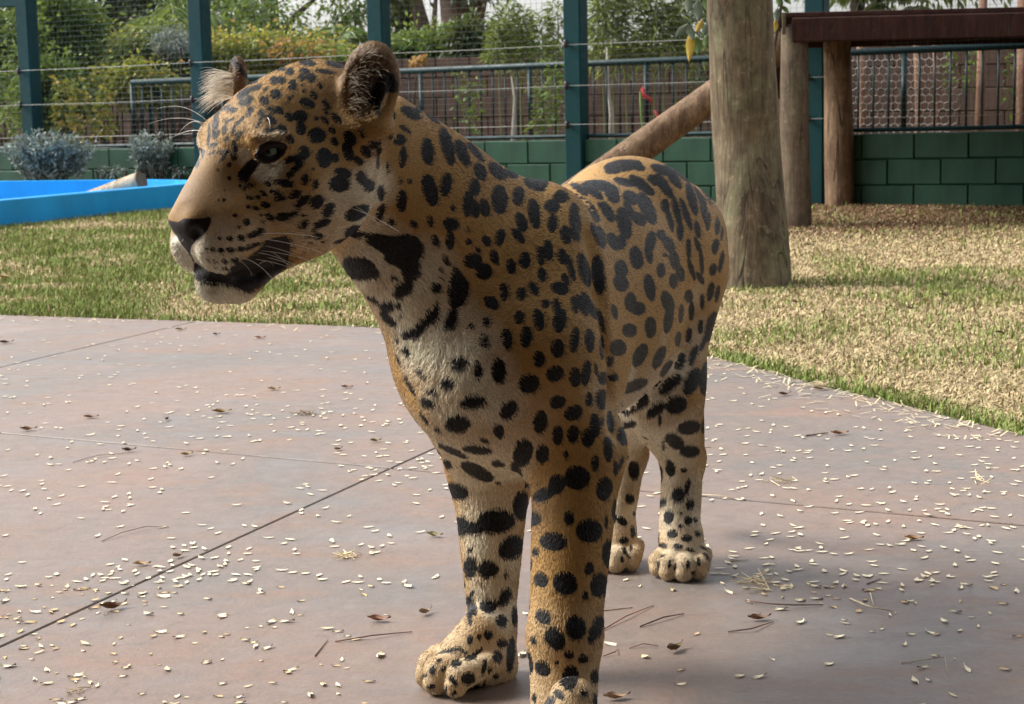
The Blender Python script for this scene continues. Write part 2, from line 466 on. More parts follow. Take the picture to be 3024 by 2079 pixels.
# ---- block walls: every block its own piece
def block_wall(name, label, off, s0, s1, ztop, courses, L, Hh, mat, mortar, depth=.14, slope=True, bev=.006, joint=.008):
    w = tag(empty(name, (*FL((s0 + s1) / 2, off), 0)), label, 'wall')
    base = MB().box((0, 0, Hh / 2), L - joint, depth, Hh - joint, ax_f, bev); base.V = [(v[0], v[1], v[2] - Hh / 2) for v in base.V]
    me = None; half = None
    for c in range(courses):
        s = s0 - (L / 2 if c % 2 else 0)
        while s < s1:
            q = FL(s + L / 2, off)
            z = ztop - Hh * (c + .5); z = zsl(z, q[0]) if slope else z
            if me is None:
                o = base.build('block', mat, w, origin=(0, 0, 0)); me = o.data
            else: o = link(bpy.data.objects.new('block', me), w)
            o.location = Vector((*(q - FL((s0 + s1) / 2, off)), z)) + Vector((*(FN * random.uniform(-.002, .002)), 0))
            s += L
    q0, q1 = FL(s0, off + .012), FL(s1, off + .012)
    zb, zt = ztop - Hh * courses, ztop - .008
    d = FN * depth * .44
    V = []
    for q in (q0, q1):
        dz = zsl(0, q[0]) if slope else 0
        for sg in (-1, 1):
            for z in (zb, zt): V.append((*(q + d * sg), z + dz))
    MBX = MB().add(V, [[0, 1, 5, 4], [2, 6, 7, 3], [1, 3, 7, 5], [0, 4, 6, 2], [0, 2, 3, 1], [4, 5, 7, 6]])
    MBX.build('mortar', mortar, w)
    return w
block_wall('green_block_wall', 'low green painted block wall under the steel mesh fence', .055, ps[0] - .4, 4.4, .465, 3, .392, .187, M_green, M_gmortar)
block_wall('brown_block_wall', 'dark brown block wall behind the teal railing and plants', 3.2, ps[0] - 3.2, 2.6, 1.20, 6, .395, .20, M_brownb, M_mortar, slope=False)
block_wall('beige_block_wall', 'beige block wall behind the wooden stakes and hexagonal netting', 2.35, 1.4, 6.6, 1.16, 6, .395, .20, M_beigeb, M_mortar, slope=False)


# ---- the visitors' railing behind the fence
def railing(name, label, s0, s1, off, zt, zb, step=.118):
    r = tag(empty(name, (*FL((s0 + s1) / 2, off), 0)), label, 'railing')
    q0, q1 = FL(s0, off), FL(s1, off)
    MB().tube([v3(q0, zsl(zt, q0[0])), v3(q1, zsl(zt, q1[0]))], .027, 10).build('top_rail', M_teal2, r, True)
    MB().tube([v3(q0, zsl(zb, q0[0])), v3(q1, zsl(zb, q1[0]))], .018, 8).build('lower_rail', M_teal2, r, True)
    k = int((s1 - s0) / step); me = None
    for i in range(k + 1):
        q = FL(s0 + (s1 - s0) * i / k, off); thick = i % 9 == 0
        if me is None:
            me = MB().tube([(0, 0, 0), (0, 0, zt - zb)], .009, 6).build('bar', M_teal2, r, True, origin=(0, 0, 0))
            bo = me; me = me.data
        else: bo = link(bpy.data.objects.new('bar', me), r)
        bo.location = (*(q - FL((s0 + s1) / 2, off)), zsl(zb, q[0]))
        if thick: bo.scale = (2.4, 2.4, 1)
    for i in range(int((s1 - s0) / 2.1) + 1):
        q = FL(s0 + .1 + i * 2.1, off); MB().tube([v3(q, 0), v3(q, zsl(zb, q[0]))], .022, 8).build('leg', M_teal2, r, True)
sL = on_fence(392, .7)
railing('guard_railing', 'teal tube railing with upright bars behind the mesh fence', sL, 4.2, .7, 1.06, .47)
sl2, sr2 = on_fence(196, 1.5), on_fence(470, 1.5)
railing('short_railing', 'lower teal railing ending among the vines', sl2, sr2, 1.5, .99, .42)

# ---- hexagonal netting and stakes at the right
M_stake = timber('reddish_stake', (.24, .13, .085), (.15, .08, .05), (.28, .19, .13))
M_hex = Mat('galvanised_netting', .4, .5, (.50, .46, .42)).m
net = MB(); cw, ch = .062, .056
net_s0, net_s1 = on_fence(2512, 1.25), on_fence(2852, 1.25)
nx = int((net_s1 - net_s0) / cw); nz = int(.78 / ch)
for i in range(nx):
    for j in range(nz):
        s = net_s0 + (i + (.5 if j % 2 else 0)) * cw; z = .36 + j * ch
        wv = lambda s_, z_: v3(FL(s_ + .02 * math.sin(z_ * 9 + s_), 1.25 + .03 * math.sin(s_ * 7) + .02 * math.sin(z_ * 11)), z_)
        a, b, c, d = wv(s, z), wv(s + cw * .5, z + ch * .3), wv(s + cw * .5, z + ch * .75), wv(s, z + ch)
        a2 = wv(s - cw * .5, z + ch * .3)
        for u, v in ((a, b), (a, a2), (b, wv(s + cw * .5, z + ch))): net.tube([u, v], .0022, 3, False)
tag(net.build('hexagonal_netting', M_hex), 'pale hexagonal wire netting stretched between the wooden stakes', 'netting')
STK = ('thin reddish stake at the netting edge beside the log leg', 'reddish stake in the middle of the hexagonal netting', 'slender stick beside the middle stake of the netting', 'dark stake at the free edge of the netting', 'stout stake in front of the bare beige wall', 'short stake standing between the two log legs')
for k, (px, rr, zt) in enumerate(((2545, .032, 1.28), (2712, .034, 1.25), (2765, .022, 1.2), (2890, .036, 1.5), (3016, .05, 1.6), (2300, .03, 1.05))):
    s = on_fence(px, 1.32); q = FL(s, 1.32)
    pts = [v3(q, -.1), v3(q + FU * .01, .6), v3(q + FU * random.uniform(-.03, .03), zt)]
    tag(MB().tube(pts, [rr * 1.05, rr, rr * .9], 8).build('wooden_stake', M_stake, None, True, origin=v3(q, 0)), STK[k], 'stake', 'stakes behind the mesh fence')


# ---- timber: big post, platform, ramp
M_endgrain = timber('end_grain', (.20, .135, .08), (.10, .065, .04), (.24, .17, .11))
def log(name, pts, rads, mat, parent=None, n=20, seed=0, amp=.035, origin=None, seg=22):
    pts = [np.array(p, float) for p in pts]; T = np.linspace(0, 1, seg); P = []; Rr = []
    K = np.linspace(0, 1, len(pts))
    for t in T:
        P.append(np.array([np.interp(t, K, [p[a] for p in pts]) for a in range(3)])); Rr.append(np.interp(t, K, rads))
    ph = np.random.default_rng(seed).uniform(0, 6.28, 6)
    wob = lambda i, k: 1 + amp * (math.sin(2 * math.pi * k / n * 2 + ph[0] + i * .13) * .6 + math.sin(2 * math.pi * k / n * 3 + ph[1] - i * .2) * .5 + math.sin(i * .55 + ph[2]) * .35 + math.sin(2 * math.pi * k / n * 7 + ph[3]) * .18)
    o = MB().tube(P, Rr, n, True, wob).build(name, mat, parent, True, origin=origin)
    o.data.materials.append(M_endgrain)
    for k in (-1, -2): o.data.polygons[k].use_smooth = False; o.data.polygons[k].material_index = 1
    return o
M_bigpost = timber('old_post_wood', (.150, .108, .064), (.046, .032, .020), (.225, .180, .115), .85, .8)
M_post2 = timber('grey_post_wood', (.130, .092, .060), (.052, .036, .024), (.175, .130, .090), .4)
M_log = timber('stripped_log', (.22, .140, .082), (.090, .052, .032), (.29, .200, .125))
M_red = timber('dark_red_board', (.046, .016, .011), (.022, .008, .006), (.055, .024, .016))
g0 = gnd(2237, 838); 
tag(log('wooden_post', [g0 + (0, 0, -.1), pt(2205, 420, 8.2), pt(2186, 0, 8.15), pt(2170, -260, 8.12)], [.159, .153, .141, .138], M_bigpost, None, 40, 3, .030, (g0[0], g0[1], 0), 40), 'thick weathered wooden post standing alone on the dry grass', 'post')
ra, rb = gnd(1600, 668), pt(2322, 128, 11.75)
tag(log('ramp_log', [ra + (0, 0, .05), rb], [.105, .092], M_log, None, 24, 8, .03, (ra[0], ra[1], 0), 26), 'slanting bare log leaning up to the wooden platform', 'log')
plat = tag(empty('wooden_platform', (2.6, 12.4, 0)), 'raised wooden platform with dark red edge beam on log legs', 'platform')
zt_ = 1.285
fl, fr = pt(2338, 100, 11.42), pt(3300, 60, 11.25)
fu = n2((fr - fl)[:2]); fn = np.array((-fu[1], fu[0])); axp = (np.array((*fu, 0)), np.array((*fn, 0)), np.array((0, 0, 1.0)))
PL = lambda s, o, z: np.array((*(fl[:2] + fu * s + fn * o), z))
MB().box(PL(2.9, 0, 1.200), 5.8, .055, .150, axp, .008).build('edge_beam', M_red, plat)
MB().box(PL(2.9, 2.05, 1.200), 5.8, .055, .150, axp, .008).build('edge_beam', M_red, plat)
MB().box(PL(.03, 1.03, 1.185), .05, 2.1, .12, axp, .006).build('end_beam', M_red, plat)
for k in range(9):
    MB().box(PL(2.85, .10 + .225 * k, 1.288 + random.uniform(-.004, .004)), 5.95 + random.uniform(-.05, .05), .215, .030, axp, .004).build('deck_plank', M_red, plat)
for k in range(5):
    MB().box(PL(.35 + .8 * k, 1.03, 1.225), .05, 1.98, .09, axp, .004).build('joist', M_red, plat)
b0 = gnd(2352, 662); log('leg', [b0 + (0, 0, -.1), (b0[0] - .015, b0[1], .6), pt(2346, 84, 11.50)], [.097, .093, .086], M_post2, plat, 22, 4, .04)
b1 = gnd(2480, 600); log('leg', [b1 + (0, 0, -.1), (b1[0] - .01, b1[1], .6), (b1[0] - .035, b1[1] - .03, 1.27)], [.106, .103, .098], M_log, plat, 22, 5, .03)
for q in (PL(3.6, .12, 0), PL(3.6, 1.95, 0)): log('leg', [q + (0, 0, -.1), q + (0, 0, 1.26)], [.1, .09], M_post2, plat, 18, 6)
for k in range(-7, 6): MB().box(PL(2.08, .2 + .35 * k, .58), .03, .345, 1.16, axp, .004).build('shade_board', M_red, plat)  # added boards out of view, keeping light from under the platform
MB().box(PL(-.05, -.03, 1.235), .022, .03, .125, axp, .003).build('bracket', M_post2, plat)
e0, e1 = pt(2330, 118, 11.9), pt(2278, 285, 11.95)
tt = n2(e1 - e0); MB().box((e0 + e1) / 2, np.linalg.norm(e1 - e0), .05, .15, (tt, np.array((0, 1.0, 0)), np.cross(tt, (0, 1.0, 0))), .004).build('ramp_board', M_red, plat)

# ---- blue pool with a log lying in it
M_blue = paint('blue_pool_paint', (.004, .300, .680), .5, .4, .18, 2.5)
def offset_poly(poly, d):
    out = []
    n = len(poly)
    for i in range(n):
        a, b, c = poly[i - 1], poly[i], poly[(i + 1) % n]
        e1, e2 = n2(b - a), n2(c - b); m1, m2 = np.array((-e1[1], e1[0])), np.array((-e2[1], e2[0]))
        m = n2(m1 + m2); out.append(b + m * d / max(.35, m @ m1))
    return out
inn = offset_poly(rim, .11)
if abs(inside2(np.array([inn[3][0]]), np.array([inn[3][1]]), rim)[0]) and inside2(np.array([inn[3][0]]), np.array([inn[3][1]]), rim)[0] > 0: inn = offset_poly(rim, -.11)
k = len(rim); pool = tag(empty('blue_pool', (*rc, 0)), 'low blue painted pool on the grass by the green wall', 'pool')
V = [(*q, -.05) for q in rim] + [(*q, zr - .006) for q in rim] + [(*(q + n2(rc - q) * .008), zr) for q in rim] + [(*q, zr) for q in inn] + [(*q, -.03) for q in inn]
F = []
for a in range(k):
    b = (a + 1) % k
    for lv in range(4): F.append([lv * k + a, lv * k + b, (lv + 1) * k + b, (lv + 1) * k + a])
mesh_np('rim', V, F, M_blue, pool)
mesh_np('basin', [(*q, -.006) for q in inn], [list(range(k))], M_blue, pool)
la, lb = gnd(258, 590, .06), pt(418, 532, 14.6)
tag(log('pool_log', [la, lb], [.066, .073], timber('pale_log', (.42, .34, .24), (.28, .21, .14), (.50, .42, .31)), None, 20, 12, .02, la), 'short pale log lying in the blue pool', 'log')
# ------------------------------------------------------------------ plants
def leafmat(name, stops, trans=.35, rough=.5):
    m = Mat(name, rough, .35)
    c = m.ramp(m.attr('tone'), stops); m.set('Base Color', c)
    tr = m.n('ShaderNodeBsdfTranslucent'); m.put(tr.inputs['Color'], m.mix(.5, c, (.30, .34, .05), 'MIX'))
    mx = m.n('ShaderNodeMixShader'); mx.inputs[0].default_value = trans
    out = m.t.nodes['Material Output']
    m.t.links.new(m.b.outputs[0], mx.inputs[1]); m.t.links.new(tr.outputs[0], mx.inputs[2]); m.t.links.new(mx.outputs[0], out.inputs['Surface'])
    return m.m
LM = dict(
 green=leafmat('leaf_green', ((0, (0.029, 0.065, 0.020)), (.5, (0.087, 0.167, 0.036)), (1, (0.225, 0.319, 0.072)))),
 dark=leafmat('leaf_dark', ((0, (0.014, 0.032, 0.014)), (.6, (0.043, 0.080, 0.029)), (1, (0.109, 0.152, 0.051))), .22),
 yellow=leafmat('leaf_yellow', ((0, (0.109, 0.145, 0.029)), (.55, (0.275, 0.312, 0.065)), (.85, (0.493, 0.392, 0.072)), (1, (0.609, 0.319, 0.072)))),
 bamboo=leafmat('leaf_bamboo', ((0, (0.032, 0.058, 0.023)), (.5, (0.109, 0.167, 0.051)), (1, (0.334, 0.392, 0.145)))),
 grey=leafmat('leaf_grey', ((0, (.085, .110, .105)), (.5, (.20, .245, .235)), (1, (.40, .45, .43))), .15),
 orange=leafmat('leaf_orange', ((0, (.20, .10, .03)), (.6, (.45, .20, .07)), (1, (.55, .32, .10)))),
)
M_bark = timber('tree_bark', (.095, .065, .048), (.05, .034, .026), (.13, .095, .07))
M_stem = Mat('green_stem', .6, .3, (.12, .15, .05)).m
M_pale = Mat('pale_stem', .7, .2, (.40, .37, .32)).m


def leaf_mesh(name, C, D, ln, wd, mat, parent, tone=None, droop=.25, fold=.18):
    n = len(C); D = D / (np.linalg.norm(D, axis=1, keepdims=True) + 1e-9)
    R_ = RNG.normal(0, 1, (n, 3)); s = np.cross(D, R_); s /= np.linalg.norm(s, axis=1, keepdims=True) + 1e-9
    u = np.cross(s, D); ln = np.broadcast_to(ln, n)[:, None]; wd = np.broadcast_to(wd, n)[:, None]
    dr = np.array((0, 0, -1.0)) * ln * droop
    a = C; t = C + D * ln + dr; l = C + D * ln * .42 + s * wd * .5 + u * wd * fold + dr * .25; r = C + D * ln * .42 - s * wd * .5 + u * wd * fold + dr * .25
    V = np.stack([a, l, t, r], 1).reshape(-1, 3); k = np.arange(n)[:, None] * 4
    F = np.concatenate([k + np.array((0, 2, 1)), k + np.array((0, 3, 2))])
    tone = RNG.random(n) if tone is None else tone
    return mesh_np(name, V, F, mat, parent, attrs={'tone': ('POINT', 'FLOAT', np.repeat(np.clip(tone, 0, 1), 4))})


def crown_pts(c, r, n, clumps=26, tight=.30, hollow=.45):
    c = np.array(c, float); r = np.array(r, float)
    q = RNG.normal(0, 1, (clumps, 3)); q /= np.linalg.norm(q, axis=1, keepdims=True)
    q *= RNG.uniform(hollow, 1, (clumps, 1)) ** .7
    size = RNG.uniform(.6, 1.4, clumps)
    i = RNG.integers(0, clumps, n)
    g = RNG.normal(0, 1, (n, 3)) * tight * size[i][:, None]
    P = c + (q[i] + g) * r
    D = g + q[i] * .35 + np.array((0, 0, -.1)) + RNG.normal(0, .35, (n, 3))
    tone = .45 + (size[i] - 1) * .4 + RNG.normal(0, .20, n) + .15 * g[:, 2] / (tight + 1e-6) * .6
    return P, D, tone


def bush(name, label, cat, px, d, rpx, n, lf, mat, group=None, stems=4, clumps=26, tight=.30, droop=.3, base=None, depth=.8, gz=0.0):
    """foliage mass centred on a pixel at depth d; rpx = half width / half height in photo pixels"""
    c = pt(px[0], px[1], d); rx, rz = rpx[0] * d / FPX, rpx[1] * d / FPX
    root = np.array((c[0], c[1], gz))
    o = tag(empty(name, root), label, cat, group)
    P, D, t = crown_pts(c, (rx, max(rx * depth, .15), rz), n, clumps, tight)
    ok = P[:, 2] > gz + .02; P, D, t = P[ok], D[ok], t[ok]
    leaf_mesh('foliage', P, D, RNG.uniform(.7, 1.3, len(P)) * lf[0], lf[1], mat, o, t, droop)
    for k in range(stems):
        a = root + np.array((random.uniform(-.06, .06), random.uniform(-.06, .06), 0)); b = c + np.array((random.uniform(-.7, .7) * rx, random.uniform(-.5, .5) * rx, random.uniform(-.1, .7) * rz))
        m = (a + b) / 2 + np.array((random.uniform(-.1, .1), 0, .1)); r0 = .012 + .02 * rx
        MB().tube([a, m, b], [r0, r0 * .7, r0 * .3], 6).build('stem', M_bark, o, True)
    return o


def tree(name, label, d, trunk, r0, crowns, lf, mat, n, group=None, limbs=()):
    """trunk: pixel path from the foot upwards; crowns: (px, py, rx, ry) blobs in pixels"""
    pts = [pt(x, y, d) for x, y in trunk]; g = np.array((pts[0][0], pts[0][1], 0))
    o = tag(empty(name, g), label, 'tree', group)
    pts = [g + (0, 0, -.05)] + pts
    log('trunk', pts, [r0 * 1.15] + list(np.linspace(r0, r0 * .6, len(pts) - 1)), M_bark, o, 12, int(d * 10), .06, seg=16)
    for lb in limbs:
        q = [pt(x, y, d + random.uniform(-.3, .3)) for x, y in lb]; log('limb', q, np.linspace(r0 * .5, r0 * .15, len(q)), M_bark, o, 8, 3, .05, seg=8)
    PP, DD, TT = [], [], []
    for (x, y, rx, ry) in crowns:
        k = int(n * rx * ry / sum(c[2] * c[3] for c in crowns))
        P, D, t = crown_pts(pt(x, y, d + random.uniform(-.6, .6)), (rx * d / FPX, rx * d / FPX * .7, ry * d / FPX), k, 22, .26)
        PP.append(P); DD.append(D); TT.append(t)
    P, D, T = np.concatenate(PP), np.concatenate(DD), np.concatenate(TT)
    leaf_mesh('crown', P, D, RNG.uniform(.7, 1.35, len(P)) * lf[0], lf[1], mat, o, T, .3)
    return o


# trees and shrubs beyond the railing
tree('tall_tree', 'dark leaved tree with spreading crown behind the brown wall', 27, [(330, 250), (335, 60), (320, -150)], .16, [(250, 0, 260, 120), (480, -40, 240, 110), (120, -60, 200, 110)], (.11, .05), LM['dark'], 9000, limbs=[[(335, 80), (250, 0), (180, -60)], [(335, 60), (430, -30), (500, -80)]])
tree('tall_tree', 'open crowned tree with pale specks of sky through its leaves', 25, [(800, 250), (805, 80), (790, -150)], .13, [(740, 60, 150, 100), (1010, 10, 60, 70), (620, 30, 130, 90), (820, 130, 160, 60)], (.09, .045), LM['green'], 4200, limbs=[[(803, 120), (880, 40), (960, -30)], [(803, 100), (720, 30), (660, -40)]])
tree('forked_tree', 'thick dark forked trunk rising behind the young feathery trees', 24, [(1362, 255), (1358, 150), (1350, 60), (1330, -60)], .26, [(1190, -60, 130, 70), (1420, -90, 140, 70)], (.10, .05), LM['dark'], 2200, limbs=[[(1370, 120), (1400, 40), (1425, -40), (1450, -120)], [(1375, 140), (1412, 60), (1440, -60)]])
tree('slim_tree', 'slimmer leaning dark trunk beside the thick forked one', 26, [(1268, 250), (1256, 110), (1232, 20), (1215, -80)], .14, [(1165, 10, 60, 55), (1180, 60, 40, 40)], (.09, .045), LM['dark'], 1500, limbs=[[(1275, 200), (1280, 90), (1290, -50)]])
tree('far_tree', 'pale green round tree far beyond the brown wall', 38, [(1450, 250), (1450, 190)], .12, [(1450, 140, 90, 60), (1560, 150, 90, 45)], (.14, .08), LM['green'], 3500)
tree('far_tree', 'pale tree far behind the bamboo clump', 38, [(1900, 250), (1900, 190)], .12, [(1880, 165, 150, 25), (2040, 160, 110, 30)], (.14, .08), LM['yellow'], 2200)
tree('stout_tree', 'stout brown trunk standing behind the platform beam', 18, [(2530, 250), (2535, 120), (2530, -60)], .105, [(2700, -70, 300, 60), (2560, -60, 120, 50)], (.10, .04), LM['bamboo'], 4500, limbs=[[(2532, 60), (2620, -20), (2700, -70)]])

bush('leafy_shrub', 'bright green tall shrub beside the leftmost teal post', 'shrub', (190, 90), 19.2, (85, 110), 4200, (.075, .045), LM['green'], depth=.6)
bush('yellowing_shrub', 'yellow green shrub with golden tips above the short railing', 'shrub', (300, 150), 19.6, (95, 75), 3600, (.070, .035), LM['yellow'], depth=.6)
bush('drooping_shrub', 'shrub with narrow drooping olive leaves between two teal posts', 'shrub', (480, 170), 19.0, (110, 80), 4200, (.11, .024), LM['bamboo'], droop=.9, depth=.5)
bush('leafy_shrub', 'vine covered shrub beside the framed bay of the fence', 'shrub', (20, 170), 18.6, (80, 120), 3600, (.065, .04), LM['green'], depth=.5)
bush('grey_twiggy_shrub', 'small greyish twiggy shrub among green leaves', 'shrub', (505, 118), 18.6, (45, 30), 1400, (.035, .012), LM['grey'])
bush('flowering_shrub', 'olive shrub flecked with orange flowers behind the jaguar head', 'shrub', (780, 165), 19.2, (200, 55), 4200, (.075, .035), LM['yellow'], depth=.4)
bush('flowering_shrub', 'orange flower heads over the brown wall', 'shrub', (880, 150), 18.8, (90, 30), 170, (.05, .04), LM['orange'], stems=2, clumps=9, tight=.2)
bush('low_green_shrub', 'yellow green shrub at the foot of the dark trunks', 'shrub', (1262, 140), 20.5, (80, 52), 3000, (.085, .04), LM['green'], depth=.6)
bush('low_green_shrub', 'dense dark shrub under the thick forked trunk', 'shrub', (1385, 140), 20.0, (60, 70), 2600, (.08, .035), LM['dark'], depth=.6)
bush('low_green_shrub', 'pale green shrub peeping over the brown wall', 'shrub', (1420, 150), 22.0, (60, 32), 1600, (.08, .04), LM['yellow'], depth=.6)
bush('leafy_shrub', 'light green leafy bush growing against the brown wall by the short railing', 'shrub', (150, 285), 18.3, (100, 90), 3600, (.06, .04), LM['green'], depth=.4)
bush('leafy_shrub', 'yellowish bush hanging over the brown wall between two teal posts', 'shrub', (400, 250), 18.5, (110, 60), 2600, (.06, .035), LM['yellow'], depth=.4)
for (x0, w_) in ((1195, 60), (1100, 50)):
    bush('orange_flower', 'orange yellow flower spray beside the jaguar ear' if x0 > 1150 else 'orange yellow flower spray hidden behind the jaguar ear', 'flower', (x0 + 25, 178), 17.5, (28, 14), 160, (.05, .03), LM['orange'], stems=2, clumps=6, tight=.25)


# palms: arching fronds
def palm(name, label, px, d, R_, nf, mat):
    c = pt(px[0], px[1], d); o = tag(empty(name, (c[0], c[1], 0)), label, 'palm')
    MB().tube([(c[0], c[1], -.05), (c[0] + .02, c[1], c[2] * .5), c], [.06, .05, .045], 8).build('trunk', M_bark, o, True)
    for k in range(nf):
        az = 2 * math.pi * k / nf + random.uniform(-.2, .2); el = random.uniform(.25, 1.2); L = R_ * random.uniform(.8, 1.15)
        dv = np.array((math.cos(az) * math.cos(el), math.sin(az) * math.cos(el), math.sin(el)))
        q = [c + dv * L * t + np.array((0, 0, -.75 * L * t * t)) for t in np.linspace(0, 1, 8)]
        f = MB().tube(q, list(np.linspace(.012, .003, 8)), 5).build('frond', M_stem, o, True)
        C, D = [], []
        for t in np.linspace(.15, 1, 30):
            b = c + dv * L * t + np.array((0, 0, -.75 * L * t * t)); tg = n2(dv + np.array((0, 0, -1.5 * t))); sd = n2(np.cross(tg, (0, 0, 1)))
            for sg in (-1, 1): C.append(b); D.append(sd * sg * .9 + tg * .55 + np.array((0, 0, -.25)))
        leaf_mesh('leaflets', np.array(C), np.array(D), L * .30, .028, mat, f, None, .35)
palm('small_palm', 'small green palm with arching fronds behind the second teal post', (500, 80), 20.5, 1.0, 11, LM['green'])
palm('small_palm', 'light green palm fronds just above the jaguar head', (990, 150), 20.0, .9, 11, LM['green'])
palm('small_palm', 'palm fronds sticking up over the platform beam', (2640, 70), 17.6, .7, 10, LM['bamboo'])


# young feathery trees and bamboo right behind the fence
def culms(name, label, cat, stems, d, lf, mat, per, y_bot=415, gz=0.0, jit=.10, th=.011):
    c0 = pt(stems[0][0], y_bot, d); o = tag(empty(name, (c0[0], c0[1], gz)), label, cat)
    C, D = [], []
    for (xb, xt, yt, ylow, w) in stems:
        dd = d + random.uniform(-.15, .15)
        b = pt(xb, y_bot, dd); b[2] = gz; t = pt(xt, yt, dd); m = (b + t) / 2 + np.array((random.uniform(-.05, .05), 0, 0))
        q = [b * (1 - s) ** 2 + 2 * s * (1 - s) * m + t * s * s for s in np.linspace(0, 1, 8)]
        MB().tube(q, list(np.linspace(th, th * .35, 8)), 6).build('stem', M_stem if th < .02 else M_bark, o, True)
        zl = pt(xb, ylow, dd)[2]
        n = per
        s = RNG.uniform(0, 1, n)
        z = zl + (t[2] - zl) * s
        fr = np.clip((z - b[2]) / (t[2] - b[2] + 1e-6), 0, 1)[:, None]
        base = b * (1 - fr) ** 2 + 2 * fr * (1 - fr) * m + t * fr * fr
        side = RNG.normal(0, 1, (n, 3)) * np.array((1, .7, .5)); side /= np.linalg.norm(side, axis=1, keepdims=True)
        rr = (w * d / FPX) * RNG.random((n, 1)) ** .6 * (1 - .55 * s[:, None])
        C.append(base + side * rr + np.array((0, 0, .25)) * rr); D.append(side * .8 + np.array((0, 0, .25)) + RNG.normal(0, .35, (n, 3)))
    C, D = np.concatenate(C), np.concatenate(D)
    leaf_mesh('foliage', C, D, RNG.uniform(.6, 1.3, len(C)) * lf[0], lf[1], mat, o, None, .35)
    return o
culms('feathery_tree', 'young feathery dark green tree with two stems behind the railing', 'tree', [(1520, 1500, 10, 200, 60), (1545, 1545, 40, 210, 50), (1490, 1470, 60, 190, 40)], 16.8, (.085, .018), LM['bamboo'], 520)
culms('feathery_tree', 'thin airy sapling with sparse olive leaves beside the fence post', 'tree', [(1610, 1600, 40, 260, 60), (1640, 1645, 10, 220, 50)], 16.6, (.075, .020), LM['bamboo'], 420)
culms('bamboo_clump', 'dense bamboo clump with narrow leaves behind the slanting log', 'bamboo', [(1790, 1780, -60, 190, 70), (1860, 1850, -80, 180, 90), (1930, 1940, -60, 185, 90), (1990, 2010, -80, 180, 90), (2050, 2070, -50, 180, 80), (1820, 1810, -20, 200, 70), (1960, 1960, 20, 190, 80)], 16.9, (.13, .020), LM['bamboo'], 520)
culms('climbing_vine', 'leafy vine climbing the mesh left of the jaguar shoulder', 'vine', [(1380, 1350, 215, 400, 38), (1400, 1410, 240, 400, 30)], 15.75, (.055, .035), LM['green'], 55, th=.005)
culms('climbing_vine', 'tall leafy vine climbing the mesh against the teal post', 'vine', [(1580, 1640, 195, 400, 35), (1640, 1620, 180, 400, 45), (1560, 1600, 260, 405, 25)], 15.4, (.055, .035), LM['green'], 95, th=.006)
culms('climbing_vine', 'yellow green vine trailing over the short railing', 'vine', [(250, 230, 240, 400, 40), (210, 180, 230, 400, 40), (290, 310, 260, 400, 30)], 17.6, (.07, .045), LM['yellow'], 150, th=.006)
culms('climbing_vine', 'thin vine creeping up the framed bay of the fence', 'vine', [(30, 20, 60, 400, 45), (60, 50, 150, 400, 30)], 17.6, (.06, .035), LM['green'], 200, th=.006)
culms('climbing_vine', 'sparse vine over the railing among the wooden stakes', 'vine', [(2800, 2810, 140, 260, 26), (2880, 2870, 145, 250, 22), (2960, 2985, 150, 330, 25)], 14.4, (.05, .032), LM['green'], 45, th=.004)
culms('dark_vine', 'dull brownish vine hanging on the mesh behind the big post', 'vine', [(2075, 2060, 200, 330, 30)], 14.9, (.05, .03), LM['dark'], 120, th=.005)
b_ = pt(1516, 420, 15.2); t_ = pt(1510, 225, 15.2); mm_ = pt(1520, 290, 15.2)
tag(MB().tube([(b_[0], b_[1], 0), b_, mm_, t_], [.026, .024, .010, .006], 8).build('pale_sapling', M_pale, None, True, origin=(b_[0], b_[1], 0)), 'pale bare sapling stem standing behind the mesh', 'sapling')
b_ = pt(1800, 415, 15.4); t_ = pt(1792, 140, 15.4)
tag(MB().tube([(b_[0], b_[1], 0), pt(1806, 340, 15.4), pt(1795, 250, 15.4), t_], [.026, .02, .013, .006], 8).build('pale_sapling', M_pale, None, True, origin=(b_[0], b_[1], 0)), 'twisted pale sapling right of the fence post', 'sapling')
b_ = pt(1903, 405, 14.9)
hel = tag(empty('red_flower', (b_[0], b_[1], 0)), 'green stalk with hanging red flower behind the slanting log', 'flower')
M_redf = Mat('red_petal', .5, .3, (.50, .05, .05)).m
MB().tube([(b_[0], b_[1], 0), b_, pt(1893, 340, 14.9), pt(1890, 270, 14.9)], [.012, .011, .009, .007], 6).build('stalk', Mat('bright_stalk', .5, .3, (.16, .30, .06)).m, hel, True)
for q, rr in (([(1893, 262), (1905, 285), (1920, 292), (1926, 312)], (.006, .022, .018, .003)), ([(1934, 326), (1944, 350), (1952, 372)], (.010, .012, .008)), ([(1897, 255), (1903, 268), (1900, 282)], (.004, .014, .004))):
    MB().tube([pt(x, y, 14.85) for x, y in q], rr, 6).build('petal', M_redf, hel, True)

